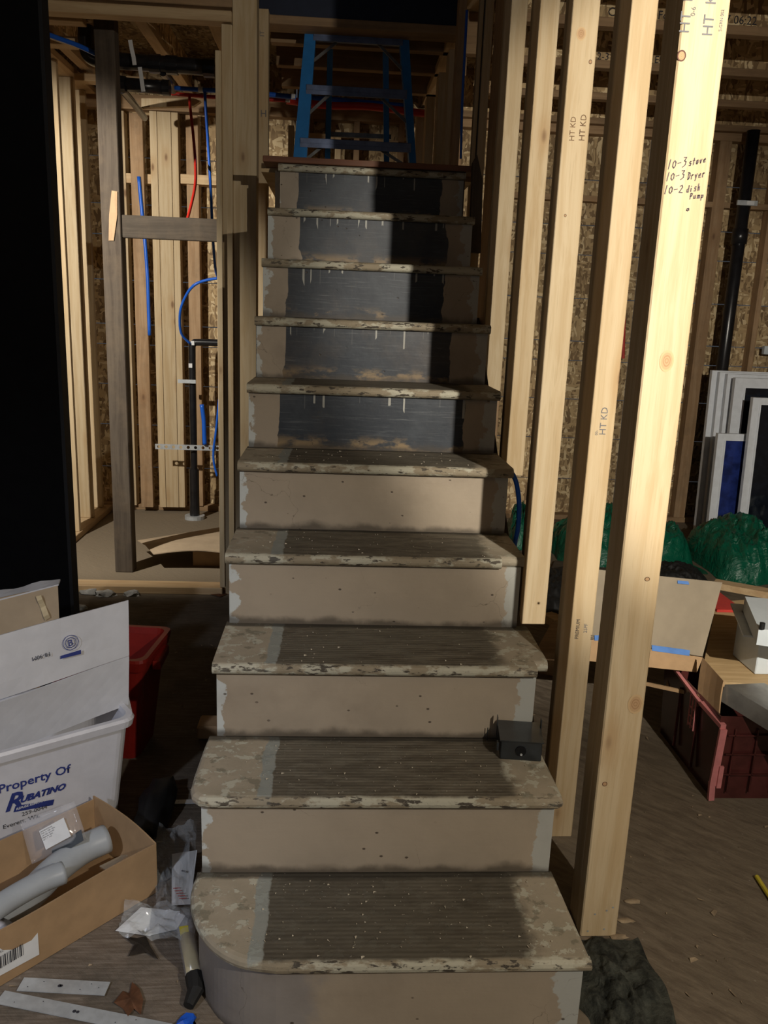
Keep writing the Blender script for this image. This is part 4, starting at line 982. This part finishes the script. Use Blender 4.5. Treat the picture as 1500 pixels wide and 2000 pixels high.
h1 = [(.1, -.2, .0012), (.25, .25, .0012), (.45, 0, .004), (.47, 0, .0035), (.7, -.2, .0012), (.8, .25, .0012), (.9, 0, .0012)]
strap(((40, 1923), (210, 1932)), .036, 'shorter grey metal strap with nail holes nearer the carton', h1)
strap(((0, 1948), (330, 2014)), .034, 'longer grey metal strap at the bottom left corner', h1)
strap(((300, 1568), (382, 1566)), .02, 'grey metal strip on the floor left of the second step', [(.6, 0, .001)])
# cards, packets and film on the floor near the bottom step
def paper(label, pts, z, name='white_card', mat='paper', bend=.0, th=.0008, cat='card', lift=None):
    pp = [onz(px, py, z if lift is None else lift[i]) for i, (px, py) in enumerate(pts)]
    return setp(mk(name, sheet(pp, th, 6, 6, lambda a, b: bend*math.sin(a*6.2)*math.sin(b*3)), M[mat]), label, cat)
c1 = paper('upright white hang card with red print by the second riser', [(335, 1768), (372, 1766), (385, 1660), (336, 1668)], .01, bend=.004, lift=[.012, .012, .03, .03])
b = bmn()
for i in range(5):
    p0 = onz(338+i*3, 1735+i*5, .022); addbar(b, p0, p0+Vector((.018, .002, .0)), .0025, .0006)
mk('red_print', b, M['red'], c1)
b = bmn(); p0 = onz(355, 1700, .028); addbar(b, p0, p0+Vector((.012, -.006, 0)), .006, .0006); mk('grey_print', b, M['inkgrey'], c1)
c2 = paper('folded white card lying flat before the brown carton', [(225, 1818), (293, 1828), (352, 1780), (275, 1772)], .02, bend=.006, lift=[.008, .008, .02, .03])
c2b = paper('second leaf of white card under clear film', [(296, 1826), (345, 1815), (362, 1788), (330, 1775)], .02, bend=.003, lift=[.01, .01, .022, .02])
def film(label, pts, z, seed, h=.03):
    pp = [onz(px, py, z) for px, py in pts]
    return setp(mk('clear_film', sheet(pp, .0006, 14, 14, lambda a, b: h*noise.noise(Vector((a*4+seed, b*4, seed)))*(1 if 1 else 0)+h*.3*noise.noise(Vector((a*11, b*11+seed, 1)))), M['clearbag']), label, 'wrapper')
film('crumpled clear wrapper over the folded white card', [(232, 1822), (360, 1840), (372, 1775), (245, 1758)], .035, 2.1)
film('clear wrapper between carton corner and second riser', [(305, 1770), (378, 1772), (384, 1610), (300, 1620)], .03, 5.7, .045)
bt = thing('glue_bottle', onz(385, 1870), 'clear tube of amber glue with black cap beside the bottom step', 'bottle')
a, c = onz(357, 1790, .035), onz(380, 1905, .028)
mk('tube_body', tube(smoothpath([a, a*.7+c*.3, a*.3+c*.7, c], 4), .02, 14, radii=None), M['clear'], bt, smooth=True)
a2 = a*.62+c*.38; mk('glue', tube([a2, c], .0165, 14), M['amber'], bt, smooth=True)
mk('cap', tube([c, onz(382, 1935, .02), onz(368, 1965, .012)], .02, 10, radii=[.021, .018, .012]), M['rubber'], bt)
q = a*.75+c*.25; mk('tube_label', sheet([q+Vector((-.008, -.021, .0)), q+Vector((.012, -.018, .0)), q+Vector((.008, -.01, .022)), q+Vector((-.012, -.014, .022))], .0006), M['yellow'], bt)
q = onz(368, 2000); b = bmn(); bmesh.ops.create_icosphere(b, subdivisions=2, radius=.016)
for v in b.verts: n_ = 1+.9*noise.noise(v.co*90); v.co = q+Vector((v.co.x*1.3*n_, v.co.y*n_, max(-.0, v.co.z)*.9*n_+.001))
setp(mk('blue_cap', b, M['bluecap']), 'small bright blue plastic scrap at the bottom edge', 'scrap')
def leafm(label, pts, name='dry_leaf'):
    b = bmn(); cen = sum((onz(px, py, .006) for px, py in pts), Vector())/len(pts); cv = b.verts.new(cen+Vector((0, 0, .006)))
    vs = [b.verts.new(onz(px, py, .002+.008*random.random())) for px, py in pts]
    for i in range(len(vs)): b.faces.new((cv, vs[i], vs[(i+1) % len(vs)]))
    bmesh.ops.solidify(b, geom=b.faces[:], thickness=.0008)
    return setp(mk(name, b, M['leaf']), label, 'leaf')
leafm('brown dry maple leaf on the floor before the bottom step', [(222, 1958), (240, 1935), (252, 1940), (258, 1918), (272, 1930), (280, 1952), (275, 1982), (262, 1970), (250, 1985), (240, 1970)])
leafm('dark torn leaf shape near the folded card', [(250, 1868), (262, 1845), (240, 1828), (268, 1832), (285, 1828), (292, 1845), (310, 1875), (285, 1860)]).data.materials[0] = M['oldwood']
leafm('curled dry leaf at the foot of the doorway studs', [(408, 1160), (420, 1146), (436, 1150), (445, 1160), (430, 1166)])
# litter by the partition plate
for i, (px, py, sx) in enumerate(((175, 1160, .05), (205, 1163, .06), (258, 1163, .045), (150, 1190, .05))):
    q = onz(px, py); b = bmn(); bmesh.ops.create_icosphere(b, subdivisions=2, radius=1)
    for v in b.verts:
        n_ = 1+.6*noise.noise(v.co*1.7+Vector((i*3, 0, 0))); v.co = Vector((q.x+v.co.x*sx*n_, q.y+v.co.y*sx*.5*n_, max(0.001, v.co.z*.022*n_+.006)))
    setp(mk('plastic_scrap', b, M['debris']), ['crumpled pale scrap nearest the black board by the partition plate', 'wide flat crumpled scrap at the partition plate', 'small folded grey scrap right of the wide one', 'dark crumpled scrap at the foot of the black board'][i], 'scrap')
setp(mk('brick_piece', box(-.17, -.03, 1.21, 1.30, 0, .05, .006), M['card']), 'brown block lying against the left side of the stairs', 'block')

# ================================================================== RIGHT SIDE OBJECTS
# dusty insulation heap at the foot of the nearest stud
b = bmn(); bmesh.ops.create_grid(b, x_segments=60, y_segments=60, size=1)
for v in b.verts:
    x, y = v.co.x, v.co.y; r = math.sqrt(x*x+y*y); h = max(0, 1-r)**.6
    P_ = Vector((x*2.2, y*2.2, 3.3)); nz = noise.fractal(P_*1.6, 1.0, 2.0, 5)+.5
    ed = 1+.3*noise.noise(Vector((x*2, y*2, 9)))
    v.co = Vector((.945+x*.105*ed, .075+y*.20*ed, .001+h*(.03+.035*nz)))
    if v.co.x < .836 and v.co.y > -.03: v.co.x = .836+.002*r
setp(mk('insulation_heap', b, M['rubble'], smooth=True), 'dark grey heap of dusty rubble at the foot of the nearest stud', 'rubble', kind=None)
# tote: maroon with pink hinge
ty = .857; X0, X1, Y0_, Y1_, ZT = 1.490, 2.0, .857, 1.30, .29
tb_ = thing('maroon_tote', ((X0+X1)/2, (Y0_+Y1_)/2, 0), 'dark maroon plastic storage tote with pink lid hinge on the right floor', 'tote')
def trg(z, o=0.):
    k = (1-z/ZT)*.012-o
    return [Vector((X0+k, Y0_+k, z)), Vector((X1-k, Y0_+k, z)), Vector((X1-k, Y1_-k, z)), Vector((X0+k, Y1_-k, z))]
mk('body', loft([trg(0), trg(ZT), trg(ZT, -.004), trg(.01, -.004)], True, True), M['maroon'], tb_)
for i in range(7):
    x = X0+.05+i*.072; mk('rib', box(x, x+.005, Y0_-.006, Y0_+.004, .03, .25, .001), M['maroon'], tb_)
for z in (.09, .16, .225): mk('rib', box(X0+.03, X1-.02, Y0_-.006, Y0_+.002, z, z+.005, .001), M['maroon'], tb_)
for y in (1.0, 1.14): mk('rib', box(X0-.006, X0+.004, y, y+.006, .03, .25, .001), M['maroon'], tb_)
b = bmn(); addbar(b, (X0+.004, Y0_-.004, .0+.005), (X0-.002, Y0_-.008, .07), .018, .012, (0, 1, 0)); mk('corner_strip', b, M['pink'], tb_)
b = bmn(); addbar(b, (X0+.0, Y0_-.010, .06), (X0+.006, Y0_-.014, .255), .022, .010, (0, 1, 0)); addbar(b, (X0+.016, Y0_-.016, .055), (X0+.016, Y0_-.018, .13), .014, .008, (0, 1, 0)); mk('hinge_flap', b, M['pink'], tb_)
b = bmn(); addbar(b, (X0+.006, Y0_-.012, .262), (X0-.004, Y0_+.12, .275), .018, .014); addbar(b, (X0-.006, Y0_+.11, .27), (X0-.006, Y0_+.34, .292), .012, .008); mk('hinge_rail', b, M['pink'], tb_)
b = bmn()
for i in range(3): addbar(b, (X0-.008, Y0_+.15+.02*i, .16), (X0-.010, Y0_+.15+.02*i, .27), .004, .004)
for z in (.17, .2, .23): addbar(b, (X0-.008, Y0_+.15, z), (X0-.008, Y0_+.19, z), .004, .004)
mk('lattice', b, M['pink'], tb_)
# carton with tall front flap
CY = 1.2
ct = thing('open_carton', (1.45, 1.25, .29), 'large dusty cardboard flap with blue tape standing on the tote', 'box')
fp = [ony(1155, 1247, CY-.01), ony(1373, 1283, CY-.01), ony(1412, 1138, CY+.02), ony(1162, 1112, CY+.02)]
mk('tall_flap', sheet(fp, .006, 8, 6, lambda a, b: .004*math.sin(a*5)), M['cardgrey'], ct)
fp2 = [ony(1150, 1291, CY-.05), ony(1361, 1313, CY-.05), ony(1373, 1284, CY-.012), ony(1155, 1248, CY-.012)]
mk('fold_strip', sheet(fp2, .005, 4, 2), M['card'], ct)
def onflap2(px, py):
    n = (fp[1]-fp[0]).cross(fp[3]-fp[0]).normalized(); d = ray(px, py); t_ = (fp[0]-CC).dot(n)/d.dot(n); return CC+d*t_+n*.006
for i, qd in enumerate((((1272, 1270), (1345, 1280), (1346, 1269), (1272, 1259)), ((1160, 1250), (1170, 1250), (1170, 1240), (1160, 1240)), ((1322, 1139), (1345, 1141), (1343, 1135), (1322, 1133)))):
    mk('blue_tape', sheet([onflap2(*p) for p in qd], .0008), M['bluetape'], ct)
fs = [ony(1362, 1358, 1.02), ony(1404, 1392, .90), ony(1413, 1330, .93), ony(1372, 1284, 1.13)]
mk('side_flap', sheet(fs, .006, 4, 4, lambda a, b: .004*math.sin(b*3)), M['card'], ct)
mk('inner_flap', sheet([ony(1300, 1345, 1.25), ony(1352, 1353, 1.22), ony(1340, 1340, 1.22), ony(1305, 1311, 1.28)], .005), M['card'], ct)
mk('lower_edge', bar(ony(1255, 1334, 1.22), ony(1362, 1357, 1.10), .008, .012), M['card'], ct)
# plywood sheet with items on it
pz = .335
pp = [onz(1412, 1331, pz), onz(1560, 1345, pz), onz(1560, 1150, pz), onz(1385, 1150, pz)]
pp[0] = onz(1376, 1290, pz)
py_ = [onz(1376, 1288, pz), onz(1413, 1331, pz), onz(1600, 1350, pz), onz(1560, 1165, pz), onz(1400, 1175, pz)]
b = bmn(); A = [b.verts.new(p) for p in py_]; B = [b.verts.new(p-Vector((0, 0, .018))) for p in py_]; b.faces.new(A); b.faces.new(B[::-1])
for i in range(5): b.faces.new((A[i], B[i], B[(i+1) % 5], A[(i+1) % 5]))
bmesh.ops.recalc_face_normals(b, faces=b.faces[:])
setp(mk('plywood_sheet', b, M['plywood']), 'sheet of plywood laid level behind the cardboard flap', 'board')
ps = thing('board_stand', (1.95, 1.5, 0), 'dark carton under the plywood sheet', 'box')
mk('body', box(2.06, 2.4, 1.25, 1.8, 0, pz-.0185), M['card'], ps)
mk('body_top_tape', box(2.2, 2.25, 1.245, 1.25, 0, pz-.02), M['cardpale'], ps)
# grey metal cabinet box
gb = thing('metal_cabinet', onz(1490, 1300, pz), 'pale grey metal equipment box lying on the plywood', 'box')
c0 = onz(1474, 1318, pz); bx0 = c0.x
g = [(1472, 1225), (1474, 1318)]
ya = c0.y
zt_ = ony(1480, 1226, ya).z
mk('body', box(bx0, bx0+.30, ya, ya+.16, pz+.001, zt_, .003), M['greybox'], gb)
zf = zt_
pt4 = [onz(1452, 1240, zf), onz(1560, 1252, zf), onz(1560, 1190, zf), onz(1427, 1178, zf)]
mk('cover_plate', sheet(pt4, .006), M['greybox'], gb)
tl = [onz(1482, 1228, zf+.06), onz(1575, 1240, zf+.06), onz(1560, 1175, zf+.06), onz(1455, 1165, zf+.06)]
mk('raised_housing', loft([[p-Vector((0, 0, .053)) for p in tl], tl], True, True), M['greybox'], gb)
q = onz(1489, 1220, zf+.075); mk('black_knob', tube([q-Vector((0, 0, .014)), q+Vector((0, 0, .006))], .008, 12), M['rubber'], gb)
setp(mk('red_folder', box(*(lambda p, q: (p.x, q.x, p.y, p.y+.25))(onz(1400, 1195, pz+.002), onz(1455, 1198, pz+.002)), pz+.001, pz+.012), M['red']), 'flat red folder on the plywood beside the grey box', 'folder')
# sheet metal duct
dq = [ony(1414, 1336, .97), ony(1494, 1334, 1.02), ony(1580, 1440, .62), ony(1545, 1460, .60)]
d0, d1 = ony(1416, 1337, .93), ony(1493, 1334, .99)
sd = Vector((.235, -.50, -.05)); dn = Vector((0, 0, -.055))
du = thing('metal_duct', d0+dn, 'grey sheet metal duct slanting down from the plywood edge', 'duct')
def q4(a, b, c, d, th=.002): return sheet([a, b, c, d], th)
mk('top_sheet', q4(d0+sd, d1+sd, d1, d0), M['steel'], du); mk('side_sheet', q4(d0+dn+Vector((-.01, 0, 0)), d0+sd+dn+Vector((-.01, 0, 0)), d0+sd, d0), M['steel'], du)
mk('far_side_sheet', q4(d1+sd+dn, d1+dn, d1, d1+sd), M['steel'], du)
mk('bottom_sheet', q4(d0+dn, d1+dn, d1+dn+sd, d0+dn+sd), M['steel'], du)
# planks lying behind
def lay(label, a, c, w_, h_, z, mat='studx', name='floor_plank', cat='board'):
    A_, C_ = onz(*a, z), onz(*c, z); return setp(mk(name, bar(A_, C_, w_, h_), M[mat]), label, cat)
lay('long flat plank lying behind the cardboard flap', (1395, 1140), (1570, 1172), .07, .03, .30, 'studx')
lay('pale offcut board on the floor left of the second stud', (1070, 1212), (1092, 1208), .10, .04, .02)
lay('brown timber offcut just behind the right stringer', (1068, 1296), (1098, 1236), .10, .10, .05, 'brownx')
lay('dark plank on the floor in front of the green tarp', (1080, 1105), (1240, 1125), .18, .02, .012, 'oldwoodx')
# yellow pencil-like stick
setp(mk('yellow_stick', tube([onz(1478, 1712, .008), onz(1510, 1762, .008)], .006, 8), M['yellow']), 'bright yellow stick at the right edge of the floor', 'stick')
q = onz(1082, 1115, .03); setp(mk('yellow_tag', box(q.x-.02, q.x+.02, q.y, q.y+.02, .023, .035), M['yellow']), 'tiny yellow tag seen between the second and third studs', 'tag')
# tarp bundles
def bundle(label, cx, cy, sx, sy, h, seed, name='green_tarp', cat='tarp', mat='tarp', amp=1.):
    b = bmn(); bmesh.ops.create_grid(b, x_segments=90, y_segments=70, size=1)
    for v in b.verts:
        x, y = v.co.x, v.co.y; r = (abs(x)**3+abs(y)**3)**(1/3); e = max(0, 1-r**3)**.5
        n1 = noise.noise(Vector((x*2+seed, y*2, seed))); n2 = 1-abs(noise.noise(Vector((x*4.5+seed, y*3.5, 2.+seed))))*2; n3 = 1-abs(noise.noise(Vector((x*10, y*8+seed, 4.))))*2
        ed = 1+.16*noise.noise(Vector((x*2.2+seed, y*2.2, 8)))
        v.co = Vector((cx+x*sx*ed, cy+y*sy*ed, .002+h*e*(.74+.38*n1*amp+.26*n2*amp+.13*n3*amp)))
    return setp(mk(name, b, M[mat], smooth=True), label, cat)
bundle('crumpled green tarp heap behind the nearest stud', 2.12, 3.62, .42, .38, .27, 1.3)
bundle('rounded green tarp bundle in front of the window frames', 2.86, 3.42, .27, .38, .30, 4.4, amp=.6)
bundle('green tarp bundle cut off by the right edge', 3.42, 3.22, .24, .40, .32, 7.9, amp=.6)
bundle('end of a green tarp seen between the second and third studs', 1.55, 3.85, .10, .20, .22, 2.6)
bundle('dark grey cloth bundle beside the green tarp', 2.23, 3.02, .22, .16, .13, 6.1, 'dark_cloth', 'cloth', 'rubber', .5)
bundle('black bags on the floor behind the second stud', 1.50, 2.75, .22, .35, .12, 9.1, 'black_bags', 'bag', 'rubber', 1.)
# black soil pipe on the right wall
sp_ = thing('soil_pipe', (ony(1450, 400, 4.38).x, 4.38, 0), 'tall black waste pipe at the back wall on the right', 'pipe')
xp = ony(1449, 430, 4.38).x
mk('pipe', tube([(xp, 4.38, 0), (xp, 4.38, 2.74)], .042, 20), M['abs'], sp_, smooth=True)
zc = ony(1443, 462, 4.38).z; mk('coupling', tube([(xp, 4.38, zc-.05), (xp, 4.38, zc+.05)], .052, 20), M['abs'], sp_, smooth=True)
zc = ony(1450, 398, 4.38).z; mk('bracket', box(xp-.07, xp+.07, 4.33, 4.345, zc-.016, zc+.016), M['galv'], sp_); mk('sticker', box(xp-.005, xp+.045, 4.326, 4.3295, zc-.012, zc+.012), M['paper'], sp_)
q = ony(1375, 1030, 4.3)
# old windows leaning at the wall
def sash(label, x0, x1, z0, z1, y0, tilt, fw, gl='glass', bar_=None, group='old white window frames by the back wall'):
    t = thing('window_frame', ((x0+x1)/2, y0, z0), label, 'window', group)
    def V(x, z, o=0.): return Vector((x, y0+(z-z0)*tilt+o, z))
    D = .035
    for (a, b, c, d) in ((x0, x0+fw, z0, z1), (x1-fw, x1, z0, z1), (x0+fw, x1-fw, z0, z0+fw), (x0+fw, x1-fw, z1-fw, z1)):
        mk('frame_member', loft([[V(a, c), V(b, c), V(b, c, D), V(a, c, D)], [V(a, d), V(b, d), V(b, d, D), V(a, d, D)]], True, True), M['winwhite'], t)
    i = .012
    mk('glass_pane', loft([[V(x0+fw, z0+fw, i), V(x1-fw, z0+fw, i), V(x1-fw, z0+fw, i+.004), V(x0+fw, z0+fw, i+.004)], [V(x0+fw, z1-fw, i), V(x1-fw, z1-fw, i), V(x1-fw, z1-fw, i+.004), V(x0+fw, z1-fw, i+.004)]], True, True), M[gl], t)
    e = .012
    mk('glazing_bead', loft([[V(x0+fw, z0+fw, -.004), V(x0+fw+e, z0+fw, -.004), V(x0+fw+e, z0+fw, i), V(x0+fw, z0+fw, i)], [V(x0+fw, z1-fw, -.004), V(x0+fw+e, z1-fw, -.004), V(x0+fw+e, z1-fw, i), V(x0+fw, z1-fw, i)]], True, True), M['winwhite'], t)
    return t
YW = 4.06
xa = ony(1395, 724, YW+.15).x; za = ony(1395, 724, YW+.15).z
for i in range(3):
    labs = ['rearmost old window frame of the leaning stack', 'second old window frame from the wall', 'third old window frame, its edge peeling']
    sash(labs[i], xa+.035*i, xa+.9, .0, za-.008*i, YW+.12-.045*i, .05, .05)
xb2 = ony(1436, 740, YW).x
sash('large old white window with dark glass facing the room', xb2-.0, xa+.95, .0, ony(1440, 738, YW).z, YW-.06, .05, .065)
xc2 = ony(1405, 850, YW-.2).x; xd2 = ony(1500, 850, YW-.2).x
sash('small white window leaning lowest at the left of the stack', xc2, xd2+.05, .0, ony(1420, 848, YW-.2).z, YW-.22, .05, .045, 'blueref')
xe2 = ony(1477, 778, YW-.3).x
sash('tall narrow white window standing in front at the right edge', xe2, xe2+.6, .08, ony(1485, 778, YW-.3).z, YW-.31, .05, .045)
q = ony(1497, 684, 4.5); setp(mk('outlet_box', box(q.x-.02, q.x+.06, 4.49, 4.53, q.z-.03, q.z+.03, .004), M['greybox']), 'small grey outlet box on the right wall studs', 'box')
q = ony(1218, 650, 4.5); setp(mk('red_tube', tube([ony(1219, 620, 4.5), ony(1217, 700, 4.5)], .012, 8), M['red']), 'red tube glimpsed between the first and second studs', 'tube')
# small chips and litter (uncountable)
b = bmn(); random.seed(11)
def chip(x, y, z, s):
    a = random.random()*math.pi; l = s*(.6+random.random()); w_ = l*(.2+.3*random.random())
    d = Vector((math.cos(a), math.sin(a), .1*random.random())); e = Vector((-math.sin(a), math.cos(a), .1*random.random())); p = Vector((x, y, z+.001))
    vs = [b.verts.new(q) for q in (p-d*l-e*w_, p+d*l-e*w_*.6, p+d*l*.8+e*w_, p-d*l*.7+e*w_+Vector((0, 0, .003)))]; b.faces.new(vs)
for _ in range(900):
    x = random.uniform(-.6, 2.6); y = random.uniform(-.35, 2.4)
    if -.02 < x < .86 and y > -.06 or (x > 1.45 and y > .8) or (x < -.2 and y > .3 and y < 1.4) or (.83 < x < 1.08 and y < .3): continue
    chip(x, y, .001, random.choice((.002, .003, .004, .008)))
setp(mk('wood_chips', b, M['chip']), 'scattered wood chips and crumbs over the floor', 'litter', kind='stuff')
b = bmn()
for _ in range(420):
    k = random.choice((1, 1, 1, 1, 2, 2, 3, 4, 5)); chip(random.uniform(.12 if k == 1 else .05, .76), (k-1)*RUN+random.uniform(-.01, .22), k*RISE+.0003, random.choice((.0012, .0018, .003)))
setp(mk('stair_dust', b, plain('pale_crumbs', (.48, .43, .34), .9)), 'pale crumbs and splinters scattered on the lower treads', 'litter', kind='stuff')
for i, (px, py) in enumerate(((1235, 1762), (1222, 1800), (1208, 1832))):
    q = onz(px, py); leaf = bmn(); bmesh.ops.create_icosphere(leaf, subdivisions=2, radius=1)
    for v in leaf.verts:
        n_ = 1+.5*noise.noise(v.co*2+Vector((i, 0, 0))); v.co = Vector((q.x+v.co.x*.022*n_, q.y+v.co.y*.009*n_, max(.001, v.co.z*.004+.003)))
    setp(mk('bark_flake', leaf, M['chip']), ['upper wood flake on the floor right of the nearest stud', 'middle wood flake on the floor right of the nearest stud', 'wood flake touching the foot of the nearest stud'][i], 'flake')
